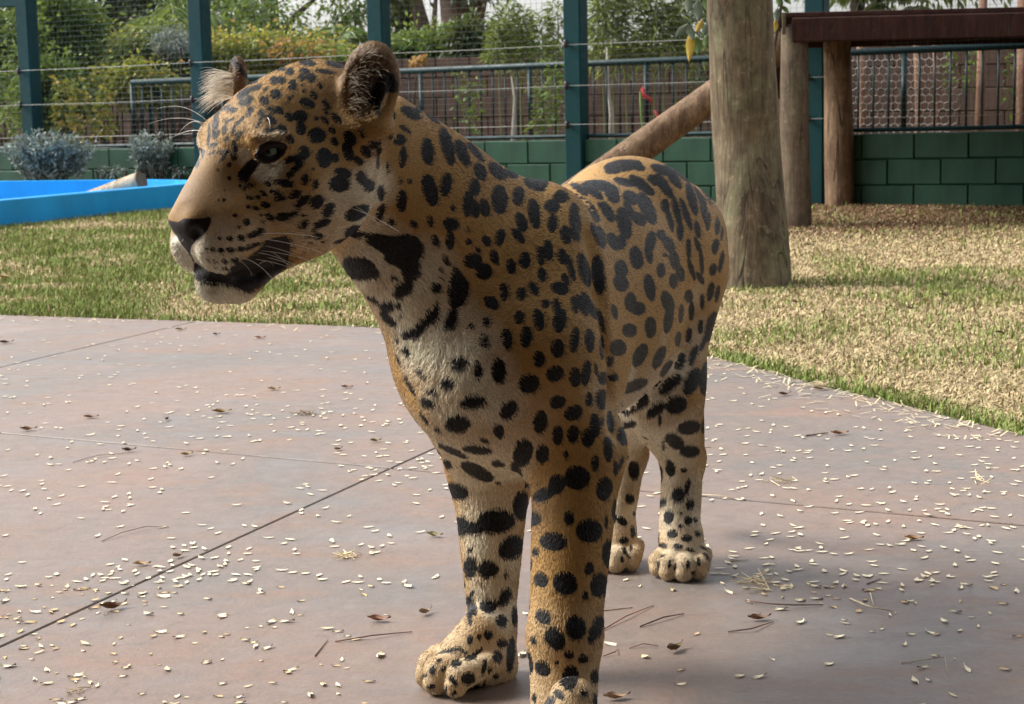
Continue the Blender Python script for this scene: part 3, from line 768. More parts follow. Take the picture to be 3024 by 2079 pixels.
# grey leaved shrubs behind the pool
for (lab, px, rp, n) in (('large grey green leaved shrub behind the pool under the leftmost teal post', (150, 450), (150, 62), 5200), ('smaller grey green leaved shrub behind the pool beside the wall', (443, 448), (66, 58), 2600)):
    c = pt(px[0], px[1], 16.35); o = tag(empty('grey_shrub', (c[0], c[1], 0)), lab, 'shrub')
    C, D = [], []
    rx, rz = rp[0] * 16.35 / FPX, rp[1] * 16.35 / FPX
    for k in range(int(n / 42)):
        az = random.uniform(0, 6.28); rr = math.sqrt(random.random())
        tip = c + np.array((rx * rr * math.cos(az), .18 * rr * math.sin(az), rz * random.uniform(-.1, 1.0) * (1.15 - .7 * rr * rr)))
        base = np.array((c[0] + .35 * (tip[0] - c[0]), c[1], .0))
        mid_ = base * .45 + tip * .55 + np.array((0, 0, .06))
        if k < 26: MB().tube([base, mid_, tip], [.007, .005, .002], 5).build('stem', M_bark, o, True)
        for t in np.linspace(.35, 1, 42):
            q = base * (1 - t) ** 2 + 2 * t * (1 - t) * mid_ + tip * t * t
            C.append(q + RNG.normal(0, .014, 3)); D.append(RNG.normal(0, .8, 3) + n2(tip - base) * .9)
    leaf_mesh('foliage', np.array(C), np.array(D), .046, .017, LM['grey'], o, None, .1)
for k, (x, y) in enumerate(((300, 503), (335, 506), (355, 508), (540, 500), (525, 505))):
    bush('small_weed', 'small weed with pale tips at the foot of the green wall', 'weed', (x, y), 16.3, (14, 12), 60, (.03, .016), LM['grey'], 'weeds at the foot of the green wall', stems=2, clumps=5)

# big drooping leaves of a vine on the thick post
vr = pt(2094, -60, 8.35); vine = tag(empty('broadleaf_vine', (g0[0] - .1, g0[1] + .17, 0)), 'vine with large drooping green and yellow leaves behind the thick post', 'vine')
MB().tube([(g0[0] - .1, g0[1] + .17, 0), pt(2130, 400, 8.42), pt(2110, 100, 8.4), pt(2075, 10, 8.38), pt(2050, -70, 8.36)], .008, 6).build('stem', M_bark, vine, True)
MB().tube([pt(2240, 420, 8.42), pt(2290, 120, 8.42), pt(2308, 10, 8.42), pt(2300, -60, 8.42)], .008, 6).build('stem', M_bark, vine, True)
def broad(x, y, tx, ty, w, tone, d=8.36):
    a, t = pt(x, y, d), pt(tx, ty, d - .02); ax_ = t - a; L = np.linalg.norm(ax_); ax_ = ax_ / L; sd = n2(np.cross(ax_, (0.25, 1, 0.1))); up_ = np.cross(sd, ax_)
    V, F = [], []
    prof = (0.02, .55, .95, 1.0, .78, .42, .02)
    for i, pr in enumerate(prof):
        s = i / 6
        for j in (-1, 0, 1): V.append(a + ax_ * L * s + sd * j * pr * w / 2 * d / FPX + up_ * (.006 * abs(j) + .012 * math.sin(s * 3)))
    for i in range(6):
        for j in range(2): F.append([i * 3 + j, i * 3 + j + 1, (i + 1) * 3 + j + 1, (i + 1) * 3 + j])
    mesh_np('leaf', V, F, tone, vine, True)
bgm, bym, bdm = Mat('broad_leaf', .4, .4, (.075, .135, .030)).m, Mat('yellow_leaf', .5, .3, (.42, .30, .05)).m, Mat('dull_leaf', .45, .4, (.10, .135, .09)).m
for a in ((2035, -20, 2030, 40, 26, bdm), (2058, 0, 2062, 62, 30, bdm), (2030, 70, 1995, 110, 24, bdm), (2040, 85, 2034, 185, 27, bym), (2028, 65, 2046, 120, 22, bdm), (2075, 55, 2055, 95, 18, bym), (2095, 60, 2076, 105, 26, bdm), (2055, 105, 2060, 160, 28, bgm), (2088, 100, 2082, 140, 22, bgm), (2075, -30, 2090, 40, 24, bgm), (2100, 10, 2092, 70, 24, bgm),
          (2300, -20, 2298, 20, 18, bgm), (2296, 20, 2290, 62, 20, bdm), (2290, 55, 2285, 95, 20, bym), (2305, 15, 2330, 40, 14, bgm), (2310, -10, 2335, 12, 14, bgm)): broad(*a)
# ------------------------------------------------------------------ what has fallen on the patio
M_lf = [Mat('pale_leaflet', .75, .2, (.66, .56, .36)).m, Mat('cream_leaflet', .75, .2, (.74, .66, .48)).m, Mat('tan_leaflet', .8, .2, (.52, .38, .21)).m]
def leaflet(L, w, curl, twist=0.0):
    V, F = [], []; pr = (.05, .7, 1.0, .9, .55, .05)
    for i, p_ in enumerate(pr):
        s = i / 5 - .5
        for j in (-1, 0, 1):
            V.append((s * L, j * p_ * w / 2, .0012 + curl * (4 * s * s) * L * .18 + abs(j) * w * .07 + twist * s * j * w))
    for i in range(5):
        for j in range(2): F.append([i * 3 + j, (i + 1) * 3 + j, (i + 1) * 3 + j + 1, i * 3 + j + 1])
    return V, F
protos = []
for k in range(9):
    V, F = leaflet(random.uniform(.014, .025), random.uniform(.0055, .0085), random.uniform(-.1, .4), random.uniform(-.5, .5))
    o = mesh_np('pale_leaflet', V, F, M_lf[k % 3], None, True, origin=(0, 0, 0)); protos.append(o.data); bpy.data.objects.remove(o)
pos = []
n = 0
while len(pos) < 1500:
    x, y = random.uniform(-60, 3090), random.uniform(935, 2110)
    g = gnd(x, y)
    if not on_patio(np.array([g[0]]), np.array([g[1]]), -.02)[0]: continue
    dens = noise3(np.array([[g[0], g[1], .3]]), 1.6, 9)[0] * .9 + noise3(np.array([[g[0], g[1], .3]]), 6, 4)[0] * .5
    da = abs(an @ g[:2] - ca)
    pr = max(.10, dens - .35) * (1.9 if da < .10 else 1) * (.45 + .55 * min(1, g[1] / 4.2)) * (.35 if (x > 1150 and x < 2000 and y > 1500) else 1)
    if y > 1750: pr *= .55
    if random.random() < pr * .85: pos.append((g, y))
pos.sort(key=lambda q: -q[1])
root_l = 'small pale dry leaflet lying on the concrete patio'
for g, y in pos[:290]:
    o = link(bpy.data.objects.new('pale_leaflet', random.choice(protos)))
    o.location = (g[0], g[1], .0005); o.rotation_euler = (random.uniform(-.12, .12), random.uniform(-.12, .12), random.uniform(0, 6.28)); s = random.uniform(.55, 1.35); o.scale = (s, s * random.uniform(.65, 1.35), s)
    tag(o, root_l, 'leaflet', 'pale leaflets scattered on the patio')
SV, SF, k0 = [], [], 0
for g, y in pos[290:]:
    V, F = leaflet(random.uniform(.016, .027), random.uniform(.006, .0095), random.uniform(0, .6)); a = random.uniform(0, 6.28); c_, s_ = math.cos(a), math.sin(a)
    SV += [(g[0] + v[0] * c_ - v[1] * s_, g[1] + v[0] * s_ + v[1] * c_, v[2] + .0005) for v in V]; SF += [[i + k0 for i in f] for f in F]; k0 += len(V)
tag(mesh_np('leaf_litter', SV, SF, M_lf[1], None, True), 'scatter of small pale leaflets over the far patio', 'leaf litter', kind='stuff')
# straw along the lawn edge
SV, SF, k0 = [], [], 0
for _ in range(420):
    i = random.randrange(1, len(EDGE) - 3); t = random.random(); e = EDGE[i] * (1 - t) + EDGE[i + 1] * t; nn = n2(np.array((-(EDGE[i + 1] - EDGE[i])[1], (EDGE[i + 1] - EDGE[i])[0])))
    q = e - nn * abs(random.gauss(0, .09)); 
    if not on_patio(np.array([q[0]]), np.array([q[1]]), 0)[0]: q = e + nn * abs(random.gauss(0, .09))
    a = random.uniform(0, 6.28); L = random.uniform(.015, .05); w = .0016; d_ = np.array((math.cos(a), math.sin(a))); s_ = np.array((-d_[1], d_[0]))
    z = random.uniform(.002, .012)
    SV += [(*(q - d_ * L / 2 + s_ * w), .002), (*(q - d_ * L / 2 - s_ * w), .002), (*(q + d_ * L / 2 - s_ * w), z), (*(q + d_ * L / 2 + s_ * w), z)]; SF.append([k0, k0 + 1, k0 + 2, k0 + 3]); k0 += 4
tag(mesh_np('straw_scatter', SV, SF, M_lf[0]), 'dry grass clippings strewn along the edge of the lawn', 'straw', kind='stuff')

# single dry leaves, each with its own curl
def dry_leaf(px, L, col, curl, rot, label, w=.42):
    g = gnd(*px); V, F = [], []; N_ = 10; M_ = 6
    pr = [.03, .30, .58, .84, .98, 1.0, .90, .70, .42, .16, .03]
    for i in range(N_ + 1):
        s = i / N_ - .5
        for j in range(M_ + 1):
            u = (j / M_ - .5) * 2; hw = pr[i] * L * w / 2; ang = u * curl * 1.4
            rr = hw / max(.3, curl * 1.4)
            V.append((s * L * (1 - .12 * curl), rr * math.sin(ang), rr * (1 - math.cos(ang)) + L * .25 * curl * (s * 1.6) ** 2 + .003 + .002 * math.sin(7 * s + 3 * u)))
    for i in range(N_):
        for j in range(M_): F.append([i * (M_ + 1) + j, (i + 1) * (M_ + 1) + j, (i + 1) * (M_ + 1) + j + 1, i * (M_ + 1) + j + 1])
    m = Mat('dry_leaf', .6, .3); m.set('Base Color', m.mix(m.noise(m.co('Object'), 120, 4), col, tuple(c * .5 for c in col)))
    o = mesh_np('dry_leaf', V, F, m.m, None, True, origin=(0, 0, 0)); o.location = (g[0], g[1], .001); o.rotation_euler = (0, 0, rot)
    st = MB().tube([(L * .48, 0, .004), (L * .62, .004, .007), (L * .78, .002, .004)], [.0012, .001, .0008], 5).build('stalk', m.m, o)
    return tag(o, label, 'leaf', 'dry leaves on the patio')
br, yb, rb_, tn, ol = (.20, .10, .045), (.34, .22, .07), (.22, .075, .045), (.40, .25, .13), (.22, .20, .07)
for a in (((336, 1800), .058, br, 1.1, .6, 'large curled brown leaf beside the long joint in the concrete'), ((655, 1220), .060, yb, .7, 0.1, 'long yellow brown leaf lying flat behind the jaguar head'),
          ((382, 1334), .040, (.10, .06, .04), .9, .2, 'dark folded leaf with a long thin stalk on the patio'), ((493, 1241), .035, (.13, .08, .05), 1.0, 1.5, 'small upright dark leaf near the yellow brown one'),
          ((768, 1000), .045, rb_, .5, -.1, 'reddish leaf lying flat near the lawn edge'), ((18, 1014), .060, (.14, .08, .05), .7, .3, 'rolled dark leaf near the lawn edge left of the slanting joint'),
          ((1257, 1814), .038, (.42, .29, .17), 1.2, .9, 'pale brown seed pod on the patio by the right fore paw'), ((1120, 1836), .045, (.30, .15, .09), .8, -.15, 'rusty rolled leaf left of the right fore paw'),
          ((1994, 1922), .052, (.20, .14, .06), 1.1, .9, 'curled olive brown leaf with a pointed stalk beside the left foreleg'), ((2243, 1832), .045, (.28, .16, .10), .8, .2, 'crumpled brown leaf among the twigs'),
          ((2700, 1595), .040, (.36, .20, .09), .6, -.2, 'small orange brown leaf on open concrete right of the hind paw'), ((1822, 2066), .045, (.42, .28, .18), .8, .2, 'light brown leaf at the foot of the left foreleg'),
          ((1284, 1586), .040, ol, .8, -.4, 'olive leaf behind the right foreleg'), ((553, 1346), .034, (.45, .33, .12), .8, .5, 'small golden leaf near the crossing of the joints'),
          ((85, 1272), .050, br, .8, .1, 'brown leaf lying across the far joint'), ((1025, 1146), .040, rb_, .5, -.2, 'flat reddish brown leaf in front of the lawn'),
          ((810, 1152), .042, tn, .7, .05, 'tan rolled leaf in the middle of the patio'), ((1110, 1305), .032, ol, .7, .3, 'small green brown leaf by the jaguar chest'),
          ((535, 975), .045, ol, .6, .2, 'greenish leaf at the lawn edge by the slanting joint'), ((2480, 1284), .050, (.34, .17, .08), .7, .1, 'brown leaf beside dark twigs near the curved lawn edge'),
          ((2318, 1168), .045, br, .9, .4, 'brown leaf close to the curved lawn edge'), ((2425, 1152), .055, (.36, .27, .15), .7, 0, 'long tan leaf on the curved lawn edge'),
          ((640, 990), .030, br, .9, 0, 'small dark leaf beside the far lawn'), ((270, 1235), .045, (.30, .17, .11), .6, .15, 'brown leaf near the far joint'),
          ((1000, 1330), .030, (.35, .24, .14), .8, .8, 'small tan leaf near the chest on the far joint'), ((527, 1646), .034, (.40, .25, .13), .9, 1.0, 'small upright tan leaf on the long joint'), ((420, 1670), .036, (.50, .32, .16), .5, .1, 'pale orange leaf beside the long joint')):
    dry_leaf(*a)


for (px, L, col, rot) in (((2597, 940), .07, (.55, .36, .17), 1.2), ((2390, 730), .06, (.12, .07, .05), .2), ((2815, 720), .07, (.36, .20, .08), -.6), ((2760, 690), .05, (.12, .07, .05), .4), ((2795, 882), .06, (.10, .06, .04), -.5), ((2695, 922), .04, (.08, .05, .04), 0),
                          ((2958, 994), .05, (.16, .09, .05), .1), ((2352, 902), .05, (.14, .09, .05), .2), ((2430, 836), .05, (.14, .05, .04), 1.4), ((2500, 690), .05, (.20, .12, .07), .3), ((2640, 655), .06, (.42, .28, .15), .6), ((12, 826), .10, (.55, .38, .20), .1), ((2880, 660), .06, (.40, .24, .13), 0)):
    o = dry_leaf(px, L, col, .6, rot, 'dry fallen leaf lying on the turf')
    o.location.z = .012; o['group'] = 'fallen leaves on the turf'


def twig(pxs, r, col, label, lift=.004, cat='twig', name='twig', group='twigs on the patio'):
    P = [gnd(*p_) + (0, 0, r + (lift if 0 < i < len(pxs) - 1 else 0)) for i, p_ in enumerate(pxs)]
    c = P[0].copy(); c[2] = 0
    tag(MB().tube(P, [r * .72] * (len(P) - 1) + [r * .45], 5).build(name, Mat('twig_bark', .8, .2, col).m, None, True, origin=c), label, cat, group)
dkt, rdt, pl_ = (.10, .055, .04), (.20, .09, .06), (.60, .50, .34)
twig([(930, 1940), (968, 1892)], .0014, dkt, 'short dark twig left of the right fore paw')
twig([(990, 1897), (1100, 1886), (1217, 1868)], .0016, rdt, 'long straight reddish twig left of the right fore paw')
twig([(1775, 1865), (1850, 1828), (1930, 1790)], .0014, rdt, 'long thin reddish twig right of the left foreleg')
twig([(1890, 1853), (1960, 1832), (2020, 1815)], .0018, dkt, 'straight dark twig right of the left foreleg')
twig([(2202, 1776), (2270, 1792), (2340, 1796), (2430, 1789)], .0018, (.13, .07, .055), 'long bent dark twig in front of the hind paw')
twig([(2150, 1868), (2220, 1866), (2285, 1838)], .0016, (.12, .07, .06), 'bowed dark twig below the crumpled leaf')
twig([(2010, 1308 + 20), (2100, 1322)], .0014, dkt, 'thin dark twig right of the hind leg')
twig([(2560, 1727), (2602, 1711)], .0016, dkt, 'short dark twig on open concrete')
twig([(2380, 1290), (2445, 1281)], .0030, dkt, 'thick short dark twig near the curved lawn edge')
twig([(1740, 1810), (1868, 1796)], .0013, rdt, 'thin twig crossing behind the left foreleg')
twig([(1780, 1940), (1818, 1934), (1822, 1918)], .0014, (.22, .12, .08), 'hooked brown twig by the left foreleg')
twig([(1858, 1916), (1900, 1910), (1945, 1910)], .0013, (.28, .17, .11), 'thin tan twig by the left foreleg')
twig([(2510, 1770), (2570, 1805), (2635, 1808)], .0018, pl_, 'pale forked straw stalk right of the twigs', .006)
twig([(2570, 1754), (2580, 1790)], .0016, pl_, 'short pale straw stalk standing off the forked one', .006)
twig([(300, 1600), (360, 1580), (430, 1562), (500, 1558)], .0012, (.30, .20, .14), 'long thin tan stem left of the long joint')
twig([(215, 1366), (290, 1350), (365, 1340)], .0011, (.30, .20, .14), 'thin stalk trailing from the dark folded leaf')
twig([(2150, 1660), (2210, 1655)], .0016, pl_, 'pale straight straw beside the hind paw')
twig([(2065, 1462), (2120, 1470), (2180, 1476)], .0014, pl_, 'thin pale straw lying on the right hand joint')
twig([(2660, 1960), (2790, 1950), (2800, 1998)], .0011, pl_, 'bent pale straw on the open concrete at the right')
# straw heaps: small tangles
def tangle(px, n, L, label, col=(.62, .52, .34)):
    g = gnd(*px); mb = MB()
    for k in range(n):
        a = random.uniform(0, 6.28); q = g + np.array((random.gauss(0, L * .35), random.gauss(0, L * .35), .002)); d_ = np.array((math.cos(a), math.sin(a), 0)) * random.uniform(.4, 1) * L
        up_ = random.uniform(0, .6) * L * .5
        mb.tube([q - d_ / 2, q + np.array((0, 0, up_ * .5)), q + d_ / 2 + np.array((0, 0, up_))], [.0010, .0010, .0007], 4, False)
    tag(mb.build('straw_tangle', Mat('straw', .8, .2, col).m, None, False, origin=(g[0], g[1], 0)), label, 'straw', 'straw tangles on the patio', kind=None)
tangle((1024, 1645), 26, .035, 'bristling tuft of pale straw near the chest')
tangle((900, 1224), 30, .035, 'grey straw tuft behind the jaguar chest', (.34, .27, .20))
tangle((2250, 1725), 14, .075, 'loose bundle of pale straw in front of the hind paw')
tangle((2320, 1425), 10, .05, 'tiny pale straw heap right of the hind leg')
tangle((2890, 1418), 9, .05, 'pale straw star near the right hand joint')
tangle((225, 2045), 8, .022, 'small pale straw tuft near the long joint end')
tangle((2440, 1108 + 30), 60, .05, 'mat of dry grass along the curved lawn edge')
# ------------------------------------------------------------------ smooth-blended solid -> one mesh
class Solid:
    def __init__(s, lo, hi, vox):
        s.lo = np.array(lo, float); s.vox = vox
        s.n = np.ceil((np.array(hi) - s.lo) / vox).astype(int) + 1
        s.D = np.full(s.n, 1.0, np.float32)

    def _box(s, lo, hi):
        a = np.clip(np.floor((lo - s.lo) / s.vox).astype(int), 0, s.n - 1)
        b = np.clip(np.ceil((hi - s.lo) / s.vox).astype(int) + 1, 1, s.n)
        sl = tuple(slice(i, j) for i, j in zip(a, b))
        ax = [(s.lo[k] + s.vox * np.arange(a[k], b[k])).astype(np.float32) for k in range(3)]
        return sl, ax[0][:, None, None], ax[1][None, :, None], ax[2][None, None, :]

    def _mix(s, sl, d, k, op):
        O = s.D[sl]
        if op == 'add':
            h = np.maximum(k - np.abs(O - d), 0) / k
            s.D[sl] = np.minimum(O, d) - h * h * k * 0.25
        else:
            d = -d
            h = np.maximum(k - np.abs(O - d), 0) / k
            s.D[sl] = np.maximum(O, d) + h * h * k * 0.25

    def cone(s, a, ra, b, rb, k=0.03, op='add', flat=None, fs=1.0):
        a = np.asarray(a, float); b = np.asarray(b, float)
        m = max(ra, rb) * max(1, fs) + k + 0.012
        sl, X, Y, Z = s._box(np.minimum(a, b) - m, np.maximum(a, b) + m)
        ab = b - a; L = max(float(ab @ ab), 1e-9)
        x, y, z = X - np.float32(a[0]), Y - np.float32(a[1]), Z - np.float32(a[2])
        t = np.clip((x * ab[0] + y * ab[1] + z * ab[2]) / L, 0, 1).astype(np.float32)
        x = x - t * np.float32(ab[0]); y = y - t * np.float32(ab[1]); z = z - t * np.float32(ab[2])
        q = x * x + y * y + z * z
        if flat is not None:
            n = x * np.float32(flat[0]) + y * np.float32(flat[1]) + z * np.float32(flat[2])
            q = q + n * n * np.float32(1 / fs ** 2 - 1)
        d = np.sqrt(q) - (ra + (rb - ra) * t)
        if flat is not None and fs < 1:
            d = d * (0.5 + 0.5 * fs)
        s._mix(sl, d.astype(np.float32), k, op)

    def ell(s, c, axes, r, k=0.03, op='add'):
        c = np.asarray(c, float); A = [np.asarray(v, float) / np.linalg.norm(v) for v in axes]
        m = max(r) + k + 0.012
        sl, X, Y, Z = s._box(c - m, c + m)
        x, y, z = X - np.float32(c[0]), Y - np.float32(c[1]), Z - np.float32(c[2])
        q1 = 0; q2 = 0
        for v, rr in zip(A, r):
            u = x * np.float32(v[0]) + y * np.float32(v[1]) + z * np.float32(v[2])
            q1 = q1 + (u / rr) ** 2; q2 = q2 + (u / rr ** 2) ** 2
        k0 = np.sqrt(q1); d = k0 * (k0 - 1) / np.maximum(np.sqrt(q2), 1e-6)
        s._mix(sl, d.astype(np.float32), k, op)

    def ball(s, c, r, k=0.03, op='add'):
        s.cone(c, r, c, r, k, op)

    def val(s, p):
        i = np.clip(np.rint((p - s.lo) / s.vox).astype(int), 0, s.n - 1)
        return s.D[i[..., 0], i[..., 1], i[..., 2]]

    def hit(s, x, y):                 # first surface point seen through pixel (x, y)
        r = ray(x, y); r = r / np.linalg.norm(r)
        t = np.arange(2.0, 4.0, s.vox * .5)
        p = CAM + t[:, None] * r
        w = np.nonzero(s.val(p) < 0)[0]
        return p[w[0]] if len(w) else None

    def mesh(s):                      # naive surface nets
        D = s.D; I = D < 0
        nx, ny, nz = D.shape
        c = np.zeros((nx - 1, ny - 1, nz - 1), np.uint8)
        for i in (0, 1):
            for j in (0, 1):
                for k in (0, 1):
                    c += I[i:nx - 1 + i, j:ny - 1 + j, k:nz - 1 + k]
        act = np.argwhere((c > 0) & (c < 8))
        idx = np.full(c.shape, -1, np.int32); idx[tuple(act.T)] = np.arange(len(act))
        P = np.zeros((len(act), 3)); W = np.zeros(len(act))
        cor = [(i, j, k) for i in (0, 1) for j in (0, 1) for k in (0, 1)]
        V = {o: D[act[:, 0] + o[0], act[:, 1] + o[1], act[:, 2] + o[2]] for o in cor}
        for o in cor:
            for ax in range(3):
                if o[ax]: continue
                e = list(o); e[ax] = 1; e = tuple(e)
                a, b = V[o], V[e]; m = (a < 0) != (b < 0)
                t = np.where(m, a / np.where(m, a - b, 1), 0)
                p = np.tile(np.array(o, float), (len(act), 1)); p[:, ax] += t
                P += p * m[:, None]; W += m
        P = s.lo + (act + P / W[:, None]) * s.vox
        Q = []
        for ax in range(3):
            u, v = (ax + 1) % 3, (ax + 2) % 3
            a = [slice(None)] * 3; b = [slice(None)] * 3
            a[ax] = slice(0, -1); b[ax] = slice(1, None)
            S = np.argwhere(I[tuple(a)] != I[tuple(b)])
            S = S[(S[:, u] > 0) & (S[:, v] > 0) & (S[:, u] < D.shape[u] - 1) & (S[:, v] < D.shape[v] - 1)]
            du = np.zeros(3, int); du[u] = 1; dv = np.zeros(3, int); dv[v] = 1
            g = lambda o: idx[tuple((S - o).T)]
            q = np.stack([g(du + dv), g(dv), g(0 * du), g(du)], 1)
            fl = ~I[tuple(S.T)]
            q[fl] = q[fl][:, ::-1]
            Q.append(q)
        Q = np.concatenate(Q)
        return P, Q[(Q >= 0).all(1)]


def vnormals(P, Q):
    n = np.cross(P[Q[:, 2]] - P[Q[:, 0]], P[Q[:, 3]] - P[Q[:, 1]])
    N = np.zeros_like(P)
    for k in range(4):
        for a in range(3):
            N[:, a] += np.bincount(Q[:, k], n[:, a], len(P))
    return N / np.maximum(np.linalg.norm(N, axis=1, keepdims=True), 1e-12)


def relax(P, Q, it=2, lam=0.5):
    E = np.concatenate([Q[:, [0, 1]], Q[:, [1, 2]], Q[:, [2, 3]], Q[:, [3, 0]]])
    E = np.concatenate([E, E[:, ::-1]])
    cnt = np.maximum(np.bincount(E[:, 0], minlength=len(P)), 1)
    for _ in range(it):
        for l in (lam, -lam * 1.04):
            M = np.stack([np.bincount(E[:, 0], P[E[:, 1], a], len(P)) for a in range(3)], 1) / cnt[:, None]
            P = P + (M - P) * l
    return P
# ------------------------------------------------------------------ the jaguar: body frame and solid
FWD = np.array((-0.36, -0.933, 0.0)); FWD /= np.linalg.norm(FWD)      # heading of the trunk
LEFT = np.array((0.933, -0.36, 0.0)); LEFT /= np.linalg.norm(LEFT)
UP = np.array((0.0, 0.0, 1.0))
BORG = np.array((0.238, 3.215, 0.0))                                  # ground between the hind paws


def B(s, t, z):
    return BORG + FWD * s + LEFT * t + UP * z


HYAW = math.radians(47)
HF = np.array((-math.cos(HYAW), -math.sin(HYAW), 0.0))                # where the head points
HL = np.array((math.sin(HYAW), -math.cos(HYAW), 0.0))                 # the head's left, towards the viewer
HC = pt(820, 470, 2.36)


def hp(x, y, t=0.0):                  # pixel -> point on the head's sagittal plane moved t to its left
    r = ray(x, y); n = HL
    return CAM + r * (((HC + HL * t - CAM) @ n) / (r @ n))


def mir(p):                           # mirror in the head's sagittal plane
    return p - 2 * HL * ((p - HC) @ HL)


def jaguar_solid(vox):
    S = Solid((-0.50, 2.14, -0.012), (0.52, 3.62, 0.985), vox)
    # ---- trunk
    S.cone(B(.60, 0, .550), .165, B(.34, 0, .550), .165, .04, flat=LEFT, fs=.80)
    S.cone(B(.36, 0, .556), .160, B(.08, 0, .604), .142, .05, flat=LEFT, fs=.84)
    S.cone(B(.10, 0, .612), .140, B(-.10, 0, .598), .120, .05)
    S.cone(B(.52, .01, .455), .100, B(.22, .015, .472), .104, .05)
    # withers and shoulder blades
    for sd in (-1, 1):
        S.cone(B(.57, .030 * sd, .684), .050, B(.70, .070 * sd, .520), .072, .045)
    # chest
    S.cone(B(.72, .0, .500), .105, B(.60, .0, .455), .115, .08)
    S.cone(B(.74, -.030, .46), .080, B(.62, -.045, .40), .075, .06)
    S.cone(B(.70, .03, .43), .070, pt(1650, 1330, 2.54), .050, .05)
    # neck
    S.cone(pt(1440, 800, 2.64), .132, pt(1235, 635, 2.56), .098, .05)
    S.cone(pt(1250, 640, 2.56), .098, pt(1040, 510, 2.48), .092, .05)
    S.cone(pt(1390, 620, 2.62), .066, pt(1120, 402, 2.50), .058, .05)
    S.cone(pt(1400, 1020, 2.60), .105, pt(1130, 680, 2.50), .062, .05)
    # ---- left fore leg (nearer the viewer)
    sh, el, wr = B(.71, .055, .500), pt(1705, 1330, 2.54), pt(1668, 1880, 2.46)
    S.cone(sh, .076, el, .062, .035)
    S.cone(B(.61, .050, .510), .058, pt(1735, 1300, 2.58), .048, .022)          # triceps
    S.cone(el, .063, wr, .049, .03)
    S.cone(wr, .049, pt(1664, 2150, 2.43), .045, .02)
    paw(S, gnd(1662, 2240), FWD * .9 + LEFT * -.15, 1.0)
    # ---- right fore leg
    sh, el, wr = B(.69, -.070, .490), pt(1450, 1370, 2.74), pt(1452, 1840, 2.675)
    S.cone(sh, .078, el, .064, .04)
    S.cone(el, .062, wr, .034, .03)
    S.cone(wr, .034, pt(1452, 1960, 2.665), .040, .02)
    paw(S, gnd(1362, 2028), np.array((-.93, -.37, 0)), 1.10)
    # ---- hind legs
    for (px, py, sd) in ((2013, 1700, 1), (1815, 1675, -1)):
        g = gnd(px, py); dl = g - BORG; s0, t0 = dl @ FWD, dl @ LEFT
        hip = B(.00, .060 * sd, .55); kn = B(s0 + .10, t0 - .01 * sd, .365); hk = B(s0 - .085, t0 - (.020 if sd > 0 else .002), .200)
        S.cone(hip, .098, kn, .074, .05, flat=LEFT, fs=.85)
        S.cone(kn, .078, hk, .040, .04)
        S.cone(hk, .037, B(s0 - .025, t0 - .012, .06), .037, .02)
        paw(S, g, FWD, .93)
    # ---- tail
    tl = [B(-.17, 0, .60), B(-.25, -.01, .50), B(-.28, -.022, .36), B(-.29, -.028, .22), B(-.32, -.03, .13), B(-.36, -.035, .11)]
    for i in range(5):
        S.cone(tl[i], .034 - .003 * i, tl[i + 1], .031 - .003 * i, .03)
    head(S)
    fold = [(1742, 700), (1775, 860), (1790, 1000), (1803, 1140), (1815, 1260)]
    q = [S.hit(x, y) for x, y in fold]
    for a, b in zip(q[:-1], q[1:]): S.cone(a, .010, b, .010, .03, 'sub')
    return S


def paw(S, g, d, sc):
    d = d / np.linalg.norm(d); l = np.array((-d[1], d[0], 0.0))
    q = lambda a, b, z: g + d * a * sc + l * b * sc + UP * z * sc
    S.ell(q(-.022, 0, .034), (d, l, UP), (.048 * sc, .040 * sc, .034 * sc), .018)
    S.cone(q(-.030, 0, .070), .032 * sc, q(-.008, 0, .042), .036 * sc, .018)
    for b, a, r in ((-.040, .010, .0175), (-.0145, .028, .020), (.0145, .028, .020), (.040, .010, .0175)):
        S.cone(q(a - .034, b * .95, .040), r * .92 * sc, q(a + .006, b * 1.06, .030), r * 1.08 * sc, .0045)
        S.ball(q(a + .013, b * 1.06, .018), r * .9 * sc, .004)


